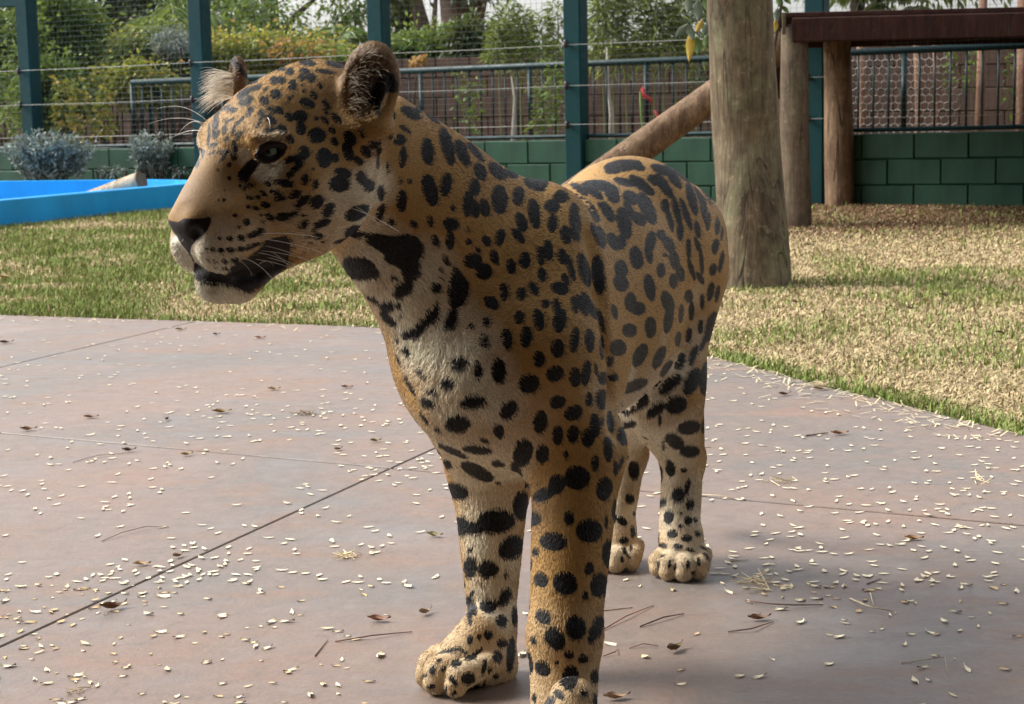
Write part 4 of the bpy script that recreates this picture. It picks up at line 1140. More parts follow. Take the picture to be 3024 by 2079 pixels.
def head(S):
    P2 = lambda x, y, t: (hp(x, y, t), mir(hp(x, y, t)))
    f = HF * .98 - UP * .17; f /= np.linalg.norm(f)
    u = np.cross(f, HL); u = u if u[2] > 0 else -u
    ax = (f, HL, u)
    S.ell(hp(930, 350), ax, (.085, .080, .076), .03)
    S.ell(hp(800, 390), ax, (.070, .068, .062), .04)
    for c in P2(965, 545, .058): S.ell(c, ax, (.072, .045, .074), .04)      # cheeks
    for c in P2(860, 520, .060): S.ball(c, .036, .03)                       # cheek bones
    for c in P2(850, 630, .048): S.ball(c, .042, .04)                       # cheek in front of the jaw
    for c in P2(785, 410, .050): S.ball(c, .022, .03)                       # brows
    S.cone(hp(700, 470), .044, hp(590, 622), .029, .03)                     # bridge
    for c in P2(700, 655, .022): S.cone(c, .044, c + f * .012, .041, .03)   # muzzle
    for c in P2(668, 722, .0255): S.ell(c, ax, (.043, .027, .036), .014)     # pads
    S.cone(hp(690, 822), .024, hp(640, 826), .027, .012)                    # chin
    for c in P2(900, 675, .045): S.cone(hp(700, 812), .022, c, .036, .03)   # jaw
    for c in P2(578, 655, .014): S.ball(c, .0165, .010)                     # nose wings
    S.cone(hp(560, 668), .016, hp(585, 735), .010, .010)                    # nose front
    # nostrils
    for c in P2(585, 690, .024): S.ball(c + f * .004, .0075, .006, 'sub')
    # ears: a cupped shell each
    en = np.array((-.25, -.95, .12)); en /= np.linalg.norm(en)
    eu = np.array((.12, .1, 1.0)); eu -= en * (eu @ en); eu /= np.linalg.norm(eu)
    E = hp(1095, 245, .098)
    global EARS
    EARS = []
    for m in (0, 1):
        c, n, w = E, en, eu
        if m:
            c = pt(694, 262, 2.56); n = np.array((-.93, -.30, .15)); n /= np.linalg.norm(n)
            w = np.array((-.25, .1, 1.0)); w -= n * (w @ n); w /= np.linalg.norm(w)
        v = np.cross(n, w)
        EARS.append((c, .048 if m == 0 else .050))
        S.cone(c - w * .055 + n * -.005, .034 if m == 0 else .026, c - w * .02, .026 if m == 0 else .018, .03)
        S.ell(c, (v, w, n), (.038, .053, .024) if m == 0 else (.026, .046, .016), .012)
        S.ell(c + n * (.020 if m == 0 else .012) - w * (.010 if m == 0 else .004), (v, w, n), (.027, .038, .020) if m == 0 else (.019, .036, .014), .010, 'sub')
    # eyes: shallow sockets with lids
    global EYES
    EYES = []
    for m, (x, y) in enumerate(((803, 449), (590, 462))):
        e = S.hit(803, 449); o = HL * .74 + HF * .60 + UP * .05; o /= np.linalg.norm(o)
        if m:
            e = mir(e); o = o - 2 * HL * (o @ HL)
        c = e - o * .0085
        S.ball(c + o * .002, .0150, .004, 'sub')
        a = HF - o * (HF @ o); a /= np.linalg.norm(a); b = np.cross(o, a); b = b if b[2] > 0 else -b
        for sg, hgt in ((1, .0098), (-1, .0104)):
            q = [c + o * (.0135 - .004 * abs(th) ** 2) + a * (.019 * th) + b * sg * hgt * (1 - th * th) + b * -.003 * th for th in (-1, -.5, 0, .5, 1)]
            for i in range(4): S.cone(q[i], .0042, q[i + 1], .0042, .004)
        EYES.append((c, o, a, b))
        S.cone(c + o * .010 + a * .020 + b * .0165, .0060, c + o * .0115 - a * .018 + b * .0175, .0070, .010)
    lip = [S.hit(x, y) for x, y in ((700, 815), (760, 808), (820, 785), (868, 752))]
    for a, b in zip(lip[:-1], lip[1:]):
        S.cone(a, .0045, b, .0045, .006, 'sub'); S.cone(mir(a), .0045, mir(b), .0045, .006, 'sub')
# ------------------------------------------------------------------ the coat: every rosette and spot read off the photograph
# each view: (left, top, zoom); spots are (u, v, half-length, half-width, direction in degrees)
VIEW = dict(H1=(440, 100, 3.99), H2=(440, 450, 3.395), H3=(740, 100, 3.99), H4=(740, 450, 3.546), Z1=(440, 80, 1.814),
            Z2=(1000, 200, 1.995), Z3=(1500, 400, 1.773), Z4=(1100, 700, 1.995), Z5=(1200, 1300, 2.0486), Z6=(1750, 1100, 2.456))
SPOT = dict(
H3=[(660,345,110,35,8),(480,325,105,18,-18),(860,287,110,9,3),(985,355,115,42,12),(860,450,110,28,8),(630,440,65,35,5),(595,515,45,45,0),
 (710,525,55,55,0),(455,450,50,45,0),(340,420,60,25,-5),(180,450,70,18,-20),(270,550,45,50,0),(350,550,60,45,0),(490,610,75,45,90),(290,715,62,62,0),
 (155,795,62,52,60),(60,640,75,32,-25),(20,580,60,20,-25),(815,610,50,25,50),(740,725,60,32,50),(665,820,95,55,25),(605,610,16,20,0),(620,680,18,22,0),
 (455,770,34,22,80),(420,820,20,25,0),(500,735,15,15,0),(240,905,65,35,30),(340,900,65,35,50),(450,985,60,40,55),(230,1020,75,50,40),(200,1150,70,30,-10),
 (360,1130,65,55,20),(465,1250,55,42,40),(585,970,80,65,0),(590,1120,75,58,90),(775,1200,105,88,0),(775,1000,32,22,35),(875,1020,65,32,45),
 (890,840,70,30,50),(880,920,50,22,45),(1010,1000,85,40,45),(960,1140,50,35,40),(985,1270,55,40,45),(625,1400,80,62,80),(545,1500,62,58,0),
 (865,1460,115,92,90),(995,1460,50,45,60),(1170,1230,95,62,60),(1145,1390,115,60,75),(1265,1500,70,45,45),(1355,1390,80,55,60),(1425,1310,55,35,65),
 (1300,1180,60,22,50),(1490,1430,165,28,86),(1610,1560,50,15,90),(1880,930,125,60,28),(1960,900,45,45,0),(1820,1130,85,25,35),(1745,1250,85,62,0),
 (1790,1450,130,44,95),(1635,1230,25,32,0)],
H4=[(390,85,62,30,-40),(490,100,75,52,80),(455,180,30,35,0),(400,235,40,35,0),(365,330,75,35,15),(290,320,40,30,0),(560,285,65,42,100),(675,335,55,34,100),
 (655,175,18,18,0),(915,340,110,78,0),(960,220,90,52,10),(1150,270,75,55,80),(1225,350,70,62,50),(1435,170,75,12,90),(1355,430,80,38,88),
 (1355,630,95,38,108),(1580,510,115,50,92),(1565,300,45,15,90),(1660,305,28,24,90),(1465,735,38,36,0),(1700,750,45,35,50),(455,440,65,35,-35),
 (530,515,95,40,-35),(685,525,80,62,-40),(800,610,85,50,-60),(1100,640,130,70,-25),(1050,850,90,65,-40),(1130,860,80,25,-15),(930,940,70,22,-10),
 (735,745,95,38,-20),(660,800,60,20,-55),(700,880,55,35,0),(540,755,52,40,-50),(545,660,22,18,0),(755,940,30,12,-15),(610,945,20,15,-30),
 (200,680,60,30,40),(330,675,70,45,0),(440,640,52,25,-30),(155,555,50,30,15),(260,430,70,22,25),(300,490,65,20,-10),(55,580,35,15,0),
 (130,430,50,12,35),(60,840,60,28,-15),(580,880,30,18,-50)],
H2=[(955,360,34,11,100),(1000,345,28,9,80),(912,330,24,10,100),(1035,330,26,8,40),(975,420,18,8,90),(710,860,20,18,0),(805,860,30,27,0),(915,855,38,30,0),(1030,830,60,26,-12),(1100,785,32,28,0),(575,960,15,12,0),(635,970,25,19,0),(715,980,32,23,0),
 (810,975,36,26,0),(915,965,42,26,0),(1010,945,62,22,-15),(1080,920,32,16,-15),(585,1075,12,10,0),(655,1085,16,14,0),(750,1085,26,20,0),(855,1080,42,25,-10),
 (750,1155,24,16,0),(655,1140,11,10,0),(975,700,36,38,0),(860,635,22,20,0),(895,750,22,20,0),(750,475,19,17,0),(700,480,11,11,0),(805,260,20,24,0),
 (690,175,18,14,0),(990,545,20,16,0),(1070,560,36,18,10),(1115,630,26,12,0),(1165,525,55,28,15),(1135,695,18,12,0),(1010,460,32,18,10),(1090,450,26,20,0),
 (1150,415,45,18,40),(1190,315,38,20,30),(1310,310,60,30,20),(800,130,22,18,0),(740,60,18,24,0),(860,60,20,24,0),(760,380,9,9,0)],
H1=[(1170,590,110,30,-25),(1110,710,100,48,-35),(1170,790,70,45,110),(1095,820,50,48,0),(970,905,70,38,-5),(880,890,80,18,-30),(780,1050,110,38,100),
 (780,1190,60,40,100),(700,1240,80,18,100),(885,1025,25,23,0),(880,1140,60,28,95),(950,1020,70,15,-25),(1060,1040,90,20,-45),(985,1150,50,22,110),
 (1040,1210,60,25,75),(915,1250,40,25,100),(1000,1290,50,25,70),(1085,1175,25,18,70),(1190,900,45,38,-20),(1165,955,35,25,-40),(1315,950,60,38,80),
 (1290,1050,90,20,110),(1370,660,50,15,120),(930,770,40,15,-40),(750,1320,60,35,-20),(740,1410,50,18,-15),(820,1400,40,22,0),(910,1400,50,28,20),
 (1010,1350,60,36,60),(870,1460,30,18,0),(990,1450,40,22,90),(700,1120,50,14,100),(850,1500,22,14,0),(960,1530,22,16,0)],
Z2=[(540,290,60,12,40),(520,490,80,35,85),(635,460,115,34,75),(725,500,85,32,65),(800,490,75,18,50),(535,720,95,42,75),(630,685,70,32,100),(830,610,55,32,65),
 (930,605,65,34,45),(1015,618,42,25,30),(800,700,50,32,80),(760,800,78,30,95),(800,830,55,28,80),(860,825,55,28,75),(945,775,85,47,85),(1055,755,55,33,90),
 (1150,685,70,32,25),(1200,680,30,30,0),(1150,860,90,33,80),(1075,910,60,30,70),(1305,760,42,36,0),(1255,815,46,38,0),(1255,915,55,28,90),(1390,910,115,31,85),
 (1335,985,55,30,80),(670,825,15,18,0),(660,920,45,38,0),(655,1015,55,26,90),(538,905,35,18,85),(567,1015,35,20,75),(760,950,20,10,90),(765,1025,20,20,0),
 (820,1070,22,14,60),(870,1020,35,25,60),(950,1000,50,28,105),(1055,990,55,25,50),(790,1135,55,46,0),(855,1200,50,46,0),(915,1115,45,25,80),(1015,1170,45,27,85),
 (1095,1135,48,33,90),(1185,1110,60,20,80),(1195,1220,45,22,85),(1230,1075,60,30,85),(1315,1110,48,27,80),(1365,1180,85,20,75),(1445,1190,100,34,75),
 (1530,1220,115,32,85),(1335,1245,38,20,70),(1300,1300,55,34,20),(1145,1305,45,25,65),(1072,1335,40,27,90),(972,1320,55,23,85),(897,1385,48,32,45),
 (570,1290,33,27,0),(1215,1390,27,25,0),(1280,1410,50,24,80),(1300,1490,70,38,100),(1385,1400,55,20,80),(1430,1400,70,22,65),(1475,1400,90,24,60),
 (1545,1490,70,14,80),(1060,1470,38,27,90),(1175,1485,65,32,80),(868,1495,30,20,80),(780,1520,20,15,50),(630,1130,35,15,70),(600,1185,20,11,90),
 (280,1395,40,30,0),(345,1385,20,18,0),(200,1360,45,15,30),(290,1470,60,25,40),(320,1230,20,14,0),(360,1450,13,10,0),(600,1235,12,9,0)],
Z4=[(655,608,40,25,90),(788,600,58,33,85),(902,588,60,33,95),(1088,655,55,37,90),(1188,605,75,27,100),(1277,610,70,27,85),(1350,650,75,15,88),(980,718,47,32,90),
 (515,735,45,36,-20),(617,775,48,24,90),(738,782,70,40,88),(920,860,60,55,0),(1073,805,52,43,-30),(1192,825,58,32,85),(1258,800,75,25,97),(1315,780,38,12,85),
 (1360,830,35,25,90),(447,852,37,33,0),(205,665,35,22,50),(150,600,25,10,60),(295,795,40,12,50),(155,720,35,10,65),(585,960,75,36,-8),(795,1010,60,45,-50),
 (355,905,35,14,20),(330,970,42,28,20),(500,1090,70,52,0),(740,1135,45,30,75),(985,1085,65,40,95),(1088,970,45,38,-20),(1183,1035,55,42,-30),(1272,955,42,20,95),
 (1348,955,58,38,90),(1090,1165,58,30,90),(1180,1160,48,32,100),(1310,1110,70,28,85),(1270,1180,55,40,100),(1352,1085,28,10,90),(885,1265,80,55,100),
 (1000,1275,55,37,90),(1140,1280,20,15,90),(1205,1415,75,70,0),(1310,1330,50,22,95),(1085,1455,58,46,100),(1010,1515,65,35,-20),(1365,1480,70,46,100),
 (1385,1250,75,25,85),(1400,1090,65,20,85),(1430,1360,45,14,90),(845,1380,65,28,70),(915,1470,35,12,80),(610,1245,90,25,8),(460,1250,100,18,25),
 (610,1375,110,36,28),(430,1330,30,25,40),(490,1490,75,46,15),(730,1330,40,20,10),(655,1190,35,15,30),(385,1130,25,12,40),(305,1065,45,10,55),(225,880,70,13,62),
 (740,1445,20,10,0)],
Z3=[(470,730,105,30,85),(590,700,50,33,80),(590,770,46,38,60),(670,640,60,34,80),(640,870,50,30,90),(680,905,38,34,0),(740,795,70,28,80),(555,920,42,16,75),
 (635,1018,38,35,0),(745,1005,55,30,90),(835,870,60,30,70),(840,960,75,24,100),(575,1110,45,42,0),(530,1180,30,20,120),(690,1150,65,32,115),(790,1160,65,25,115),
 (895,1180,45,20,115),(830,1220,50,22,125),(655,1310,80,28,-22),(845,1300,70,28,-40),(665,1405,80,32,-28),(770,1430,55,28,-40),(550,1265,28,22,0),(490,1270,28,24,90),
 (610,1510,60,20,-20),(905,930,50,13,95),(960,915,50,14,90),(945,840,32,22,90),(890,1065,40,15,95),(945,1045,40,15,100),(1005,1000,38,14,95),(1015,870,40,12,90),
 (965,1150,60,18,110),(960,1285,75,40,115),(1030,1270,85,26,95),(880,1405,55,48,0),(745,555,55,26,100),(735,620,48,20,80),(800,520,28,22,60),(840,570,48,26,60),
 (870,650,50,26,80),(900,720,46,22,80),(800,705,38,22,90),(865,760,38,22,90),(820,625,15,10,0),(550,555,50,28,60),(590,555,40,25,90),(480,530,60,28,75),
 (450,500,50,16,70),(605,460,85,35,75),(520,400,60,25,60),(500,375,40,18,30),(430,390,75,22,55),(640,325,45,32,30),(630,385,52,20,65),(680,435,45,28,40),
 (725,380,90,36,65),(700,262,80,26,38),(610,245,60,20,15),(540,300,60,34,60),(490,262,90,26,18),(440,290,70,22,40),(370,280,60,18,38),(600,160,100,30,-6),
 (545,190,40,14,0),(680,165,40,20,20),(815,265,75,24,55),(765,235,40,24,30),(800,180,60,22,20),(860,215,75,24,55),(900,180,85,26,48),(930,150,60,14,38),(822,370,38,22,80),
 (845,440,65,15,75),(882,400,80,18,75),(900,500,50,18,90),(960,330,90,22,75),(1000,300,110,18,70),(1030,290,80,14,65),(930,410,90,16,70),(1020,390,70,13,80),
 (990,490,45,15,80),(1045,450,50,13,95),(1095,470,50,14,95),(1120,500,50,8,95),(1085,580,40,18,100),(1072,700,32,18,100),(1115,660,60,11,100),(1060,815,50,17,100),
 (1095,830,45,12,100),(1065,1000,80,33,105),(1025,1070,60,13,110),(945,595,55,13,88),(960,700,60,13,72),(1005,745,38,14,60),(995,580,55,12,70),(1012,665,60,12,85)],
Z5=[(985,470,42,30,95),(1105,545,78,70,0),(890,610,80,54,5),(700,390,85,55,90),(770,470,48,42,0),(1225,675,80,40,95),(785,670,28,18,90),(742,720,50,17,80),
 (815,840,48,38,60),(962,862,75,66,30),(1105,775,38,28,110),(1165,870,75,50,100),(1080,940,24,20,90),(830,1065,50,40,50),(900,1195,75,55,55),(1025,1130,75,57,80),
 (1145,1135,90,34,115),(770,1205,22,15,90),(985,1295,28,24,0),(1070,1320,32,27,0),(745,1335,70,20,80),(825,1378,52,40,50),(990,1435,75,48,100),(1140,1425,42,27,100),
 (910,1345,14,12,0),(925,1535,36,24,40),(1075,1525,22,20,0),(850,1575,48,35,0),(1145,1560,40,20,80),(775,1555,25,12,90),(1210,490,40,10,90),(1262,410,60,16,95),
 (545,480,110,72,0),(330,510,58,52,90),(420,520,60,42,0),(635,640,82,62,-35),(388,760,66,38,95),(495,770,60,52,0),(390,650,20,12,90),(600,920,38,34,0),
 (575,965,42,25,-20),(495,1000,50,43,0),(395,995,70,26,70),(385,1070,55,12,85),(573,1090,34,34,0),(400,915,15,12,0),(345,860,20,10,80),(455,865,18,8,80),
 (600,800,18,14,90),(495,1175,30,24,90),(580,1225,32,27,0),(385,1205,30,15,100),(440,1190,15,11,90),(655,1060,55,18,90),(630,1290,105,24,95),(550,1305,35,28,90),
 (375,1435,40,36,0),(305,1345,30,20,0),(160,1385,28,15,110),(225,1380,15,10,0),(285,1450,35,17,60),(240,1500,12,12,0),(470,1365,45,11,100),(505,1385,20,10,110),
 (545,1425,18,16,0),(430,1490,22,14,0),(475,1480,25,9,90),(110,1420,18,12,0),(260,1270,70,11,-15),(340,1275,30,10,20),(390,1315,35,14,-10),(570,1490,24,20,0),
 (290,1525,20,12,0),(150,1490,25,12,0),(430,1280,40,13,-45),(200,1330,18,9,-30)],
Z6=[(705,385,80,48,-10),(600,490,75,52,30),(710,560,70,42,0),(660,705,22,18,0),(560,690,65,36,75),(620,880,50,42,90),(685,825,60,17,105),(555,1045,52,34,100),
 (692,1070,30,29,0),(690,950,42,14,95),(720,945,35,11,90),(745,1070,20,14,90),(520,925,27,18,90),(490,940,30,13,90),(580,1170,38,31,0),(680,1200,38,24,0),
 (760,1165,22,18,60),(640,1110,18,14,0),(635,1010,18,15,0),(490,730,55,18,85),(475,1190,40,9,95),(505,1250,38,16,10),(620,1258,35,13,10),(710,1285,30,12,10),
 (820,1330,30,10,50),(800,1270,30,8,30),(815,370,60,20,100),(488,340,40,9,90),(510,520,35,9,90),(480,1390,30,9,95),(510,1325,12,10,0),(555,1390,35,9,100),
 (600,1400,35,9,95),(690,1390,30,11,100),(770,1370,35,11,85),(730,1450,15,11,0),(225,455,70,48,100),(300,700,65,38,90),(268,910,33,33,0),(205,650,50,14,110),
 (215,1075,40,27,40),(290,1150,45,14,90),(225,1215,35,24,0),(230,1290,30,14,60),(310,1020,20,13,0),(215,1355,22,11,80),(265,1330,18,9,80),(280,1270,18,8,90)])
POLY = [
 ('Z2', [(150,1000),(190,965),(290,985),(400,975),(460,990),(495,1050),(490,1100),(470,1140),(470,1210),(430,1240),(430,1300),(370,1350),(310,1345),(320,1290),(380,1240),(350,1170),(270,1140),(250,1090),(190,1050),(155,1030)]),
 ('Z2', [(20,1120),(60,1105),(150,1110),(200,1140),(235,1200),(215,1235),(100,1235),(40,1240),(12,1200)]),
 ('Z2', [(680,1150),(720,1200),(770,1270),(765,1330),(730,1400),(690,1420),(690,1490),(670,1530),(610,1535),(620,1480),(650,1400),(635,1330),(650,1240)]),
 ('Z4', [(390,365),(385,470),(310,530),(270,590),(190,590),(170,550),(240,520),(320,430)]),
]
LIPS = [('H2', [(450,1090),(520,1145),(640,1200),(760,1230),(800,1150),(900,1090),(980,1060),(1110,960),(1160,880),(1358,830),(1420,900),(1400,1100),(1358,1160),(1220,1290),(1000,1400),(930,1380),(840,1330),(720,1310),(600,1300),(520,1280),(450,1200)])]
NOSE = [('H2', [(170,655),(230,690),(290,700),(350,660),(470,665),(560,660),(610,640),(625,680),(590,780),(540,830),(470,890),(425,945),(415,1010),(440,1060),(460,1095),(430,1090),(400,1010),(330,930),(270,830),(200,735),(165,690)])]
EYEBLACK = [('H3', [(40,1420),(110,1310),(200,1265),(330,1268),(425,1300),(440,1340),(390,1420),(310,1500),(220,1535),(120,1530),(60,1490)]),
            ('H1', [(530,1365),(600,1335),(665,1375),(650,1450),(625,1500),(612,1440),(600,1385),(540,1390)]), ('H1', [(530,1470),(585,1450),(600,1540),(560,1590),(520,1560)])]
EARBLACK = [('H3', [(1420,480),(1560,430),(1690,500),(1740,600),(1730,700),(1600,700),(1540,800),(1510,990),(1440,930),(1330,850),(1360,700),(1400,600)]),
            ('H1', [(955,280),(1010,270),(1070,390),(1220,500),(1160,540),(1060,470),(1000,390)])]
# pale areas: (x, y, radius) in photo pixels, strength
PALE = [(1000,600,90,.45),(930,690,80,.45),(1060,640,70,.6),(1110,440,40,.35),(820,520,60,.25),(1180,900,110,.9),(1300,1040,110,.9),(1200,960,80,.95),(1400,1120,120,.8),(1060,820,90,.8),(1340,1230,90,.75),(1400,1420,100,.75),(1430,1600,90,.8),(1450,1740,80,.8),(660,700,60,.6),(760,690,60,.4),(560,800,60,1.0),(660,870,70,1.0),(1120,560,70,.6),(1090,500,50,.5),(1860,1130,70,.5),(1760,1150,60,.25),(1850,1400,80,.6),(1990,1400,90,.5),(1230,820,120,.8),(1120,760,110,.75),(1090,690,80,.7),(1290,960,120,.85),(1230,1020,110,.9),(1360,1050,130,.8),(1440,1190,120,.75),(1300,1160,100,.6),(1080,600,90,.5),
        (1050,560,60,.55),(1350,1330,110,.55),(1440,1500,110,.7),(1480,1650,90,.75),(1480,1800,80,.75),(1400,1980,130,.42),(1850,1240,90,.9),(1930,1180,90,.85),(2000,1090,60,.75),
        (2000,1500,120,.6),(2010,1640,120,.45),(1840,1500,90,.6),(1840,1640,80,.45),(600,760,90,.9),(640,790,70,.95),(540,730,70,.95),(620,860,80,1.0),(700,880,60,.9),
        (700,720,60,.55),(1560,2060,80,.3),(778,500,36,2.2),(798,493,32,2.2),(620,865,60,1.8),(560,760,50,1.6),(530,720,40,1.6),(722,466,26,.75),(583,425,16,.7),(584,455,10,.9),(800,408,46,.35),(990,700,90,.35),(870,640,70,.3),(2060,1000,70,.35),(1960,1000,50,.2)]


def inpoly(x, y, poly):               # signed distance to a polygon, negative inside
    d = np.full(x.shape, 1e9); ins = np.zeros(x.shape, bool)
    n = len(poly)
    for i in range(n):
        (x0, y0), (x1, y1) = poly[i], poly[(i + 1) % n]
        ex, ey = x1 - x0, y1 - y0
        t = np.clip(((x - x0) * ex + (y - y0) * ey) / (ex * ex + ey * ey + 1e-9), 0, 1)
        d = np.minimum(d, np.hypot(x - x0 - t * ex, y - y0 - t * ey))
        c = ((y0 > y) != (y1 > y)) & (x < ex * (y - y0) / (ey if ey else 1e-9) + x0)
        ins ^= c
    return np.where(ins, -d, d)


def noise3(P, f, seed=0):             # cheap smooth value noise
    q = P * f; i = np.floor(q).astype(np.int64); w = q - i; w = w * w * (3 - 2 * w)
    def h(a, b, c):
        n = (a * 374761393 + b * 668265263 + c * 2147483647 + seed * 1274126177) & 0xffffffff
        n = ((n ^ (n >> 13)) * 1274126177) & 0xffffffff
        return ((n ^ (n >> 16)) & 0xffff) / 65535.0
    r = 0
    for dx in (0, 1):
        for dy in (0, 1):
            for dz in (0, 1):
                r = r + h(i[:, 0] + dx, i[:, 1] + dy, i[:, 2] + dz) * (w[:, 0] if dx else 1 - w[:, 0]) * (w[:, 1] if dy else 1 - w[:, 1]) * (w[:, 2] if dz else 1 - w[:, 2])
    return r


def paint_coat(S, P, N):
    """per vertex: distance to the nearest spot edge (photo pixels, negative inside), paleness, and a nose/lip/eye-rim value"""
    X, Y, W = proj(P)
    V = P - CAM; V /= np.linalg.norm(V, axis=1, keepdims=True)
    face = -(N * V).sum(1)
    wob = (noise3(P, 160, 3) - .5) * 5 + (noise3(P, 70, 5) - .5) * 5
    spot = np.full(len(P), 14.0); pale = np.zeros(len(P)); bare = np.full(len(P), 14.0)
    front = np.nonzero(face > -.05)[0]
    # bin vertices by 64-px cell for quick lookup
    cx, cy = (X[front] // 64).astype(int), (Y[front] // 64).astype(int)
    key = cx * 1000 + cy; o = np.argsort(key); ks = key[o]; fo = front[o]
    def near(x, y, r):
        out = []
        for a in range(int((x - r) // 64), int((x + r) // 64) + 1):
            for b in range(int((y - r) // 64), int((y + r) // 64) + 1):
                k = a * 1000 + b; i, j = np.searchsorted(ks, (k, k + 1))
                if j > i: out.append(fo[i:j])
        return np.concatenate(out) if out else np.zeros(0, int)
    def hitp(x, y):
        for dx, dy in ((0, 0), (8, 0), (-8, 0), (0, 8), (0, -8), (16, 0), (-16, 0), (0, 18), (0, -18), (24, 24), (-24, 24)):
            h = S.hit(x + dx, y + dy)
            if h is not None: return h
        return None
    for vw, lst in SPOT.items():
        l, t, z = VIEW[vw]
        for (u, v, a, b, ang) in lst:
            x, y, a, b = l + u / z, t + v / z, a / z, b / z
            h = hitp(x, y)
            if h is None: continue
            i = near(x, y, a + 16)
            if not len(i): continue
            i = i[np.linalg.norm(P[i] - h, axis=1) < (a + 14) * 2.2 * h[1] / FPX + .012]
            c, s_ = math.cos(math.radians(ang)), math.sin(math.radians(ang))
            dx, dy = X[i] - x, Y[i] - y
            p, q = (dx * c + dy * s_) / a, (-dx * s_ + dy * c) / b
            r = np.sqrt(p * p + q * q) + 1e-6
            sd = (r - 1) * r / np.sqrt((p / a) ** 2 + (q / b) ** 2 + 1e-9)
            spot[i] = np.minimum(spot[i], sd - (.4 if vw == 'H1' else 1.2 if vw == 'H2' else min(1.4 if vw == 'Z3' else 1.9, max(1.4 if vw in ('Z5', 'Z6') else .5, .11 * b))))
    def polys(lst, arr, rad=.12):
        for vw, pl in lst:
            l, t, z = VIEW[vw]; pl = [(l + u / z, t + v / z) for u, v in pl]
            mx, my = np.mean([p[0] for p in pl]), np.mean([p[1] for p in pl])
            h = hitp(mx, my); i = near(mx, my, max(abs(p[0] - mx) + abs(p[1] - my) for p in pl) + 16)
            if h is None or not len(i): continue
            i = i[np.linalg.norm(P[i] - h, axis=1) < rad]
            arr[i] = np.minimum(arr[i], inpoly(X[i], Y[i], pl))
    polys(POLY, spot); polys([('H2', [(1030,60),(1105,105),(1070,165),(1020,235),(985,300),(940,310),(890,275),(885,215),(950,130)])], spot, .06); polys(LIPS, bare); polys(NOSE, bare); polys(EYEBLACK, bare, .06); polys(EARBLACK, spot, .09)
    # the side of the head that faces away repeats lips and eye rim
    spot = spot + wob * .32
    for (x, y, r, st) in PALE:
        h = hitp(x, y)
        if h is None: continue
        rr = r * h[1] / FPX
        d = np.linalg.norm(P - h, axis=1)
        pale = np.maximum(pale, np.minimum(1, st * np.clip(1.25 - d / rr, 0, 1) ** .8))
    # what the photograph does not show: belly, inner legs and the far side
    Bs = (P - BORG) @ FWD; Bt = (P - BORG) @ LEFT
    und = np.clip(-N[:, 2] * 1.3 - .25, 0, 1) * (P[:, 2] < .62)
    pale = np.maximum(pale, und * .85)
    low = np.clip((.22 - P[:, 2]) / .2, 0, 1) * .30
    pale = np.maximum(pale, low)
    rng = np.random.default_rng(5)
    ok = (X > -400) & (X < 3400) & (Y > -400) & (Y < 2800)
    cell = ((X + 400) // 10).clip(0, 399).astype(int) * 400 + ((Y + 400) // 10).clip(0, 399).astype(int)
    zb = np.full(160000, 1e9); np.minimum.at(zb, cell, W)
    occ = W > zb[cell] + .07
    face = np.where(occ, np.minimum(face, -.2), face); spot[occ] = 14.0
    hid = np.nonzero(face < .12)[0]
    cand = P[rng.choice(hid, 2200, replace=False)]
    keep = []
    for c in cand:
        rr = .034 if (c[2] > .42 and (c - BORG) @ FWD < .75) else .024
        if all(np.linalg.norm(c - k) > (rr + r2) * .62 for k, r2 in keep): keep.append((c, rr))
    ph = P[hid]; sd = np.full(len(hid), 14.0)
    for c, rr in keep:
        i = np.nonzero(np.abs(ph - c).max(1) < rr * 1.6)[0]
        if not len(i): continue
        d = np.linalg.norm(ph[i] - c, axis=1); q = rr * rng.uniform(.38, .52)
        e = (d - q) * 2100
        if rr > .03: e = np.maximum(e, -(d - q * .45) * 2100)
        sd[i] = np.minimum(sd[i], e)
    sd += wob[hid] * 1.2
    f = np.clip((.12 - face[hid]) / .12, 0, 1)
    spot[hid] = np.where(spot[hid] < 13.5, np.minimum(spot[hid], 14), sd * 1.0 + (1 - f) * 10)
    return np.clip(spot, -14, 14), np.clip(pale, 0, 1), np.clip(bare + wob * .35, -14, 14), face
# ------------------------------------------------------------------ the jaguar as objects
GOLD, CREAM, BLACK = np.array((.38, .222, .068)), np.array((.80, .77, .62)), np.array((.0035, .003, .003))
BROWNP = np.array((.235, .158, .100))


def coat_material():
    m = Mat('jaguar_coat', .62, .2)
    p = m.co('Object')
    g = m.mix(m.noise(p, 9, 4), (.43, .253, .080), (.34, .197, .060))
    g = m.mix(m.attr('pale'), g, (.80, .76, .63))
    g = m.mix(m.attr('muzzle'), g, (.235, .158, .100))
    g = m.mix(m.attr('ear'), g, (.105, .062, .036))
    st = m.noise(m.scale(p, (1, 1, .35)), 420, 2)
    g = m.mix(m.rng(st, .3, .7, 0, .45), g, m.mix(1.0, g, (.55, .5, .45), 'MULTIPLY'))
    sd = m.math('ADD', m.attr('spot'), m.rng(m.noise(p, 330, 2), 0, 1, -3.0, 3.0))
    k = m.rng(sd, -1.8, 1.8, 1, 0, True)
    g = m.mix(k, g, (.0035, .003, .003))
    b = m.rng(m.attr('bare'), -1.5, 1.5, 1, 0, True)
    g = m.mix(b, g, (.014, .010, .010))
    m.set('Base Color', g); m.set('Roughness', m.rng(b, 0, 1, .62, .42))
    m.bump(st, .25, .002)
    return m.m


def fur_material():
    m = Mat('jaguar_fur', .46, .50)
    m.set('Base Color', m.attr('fur_color', 'Color'))
    return m.m


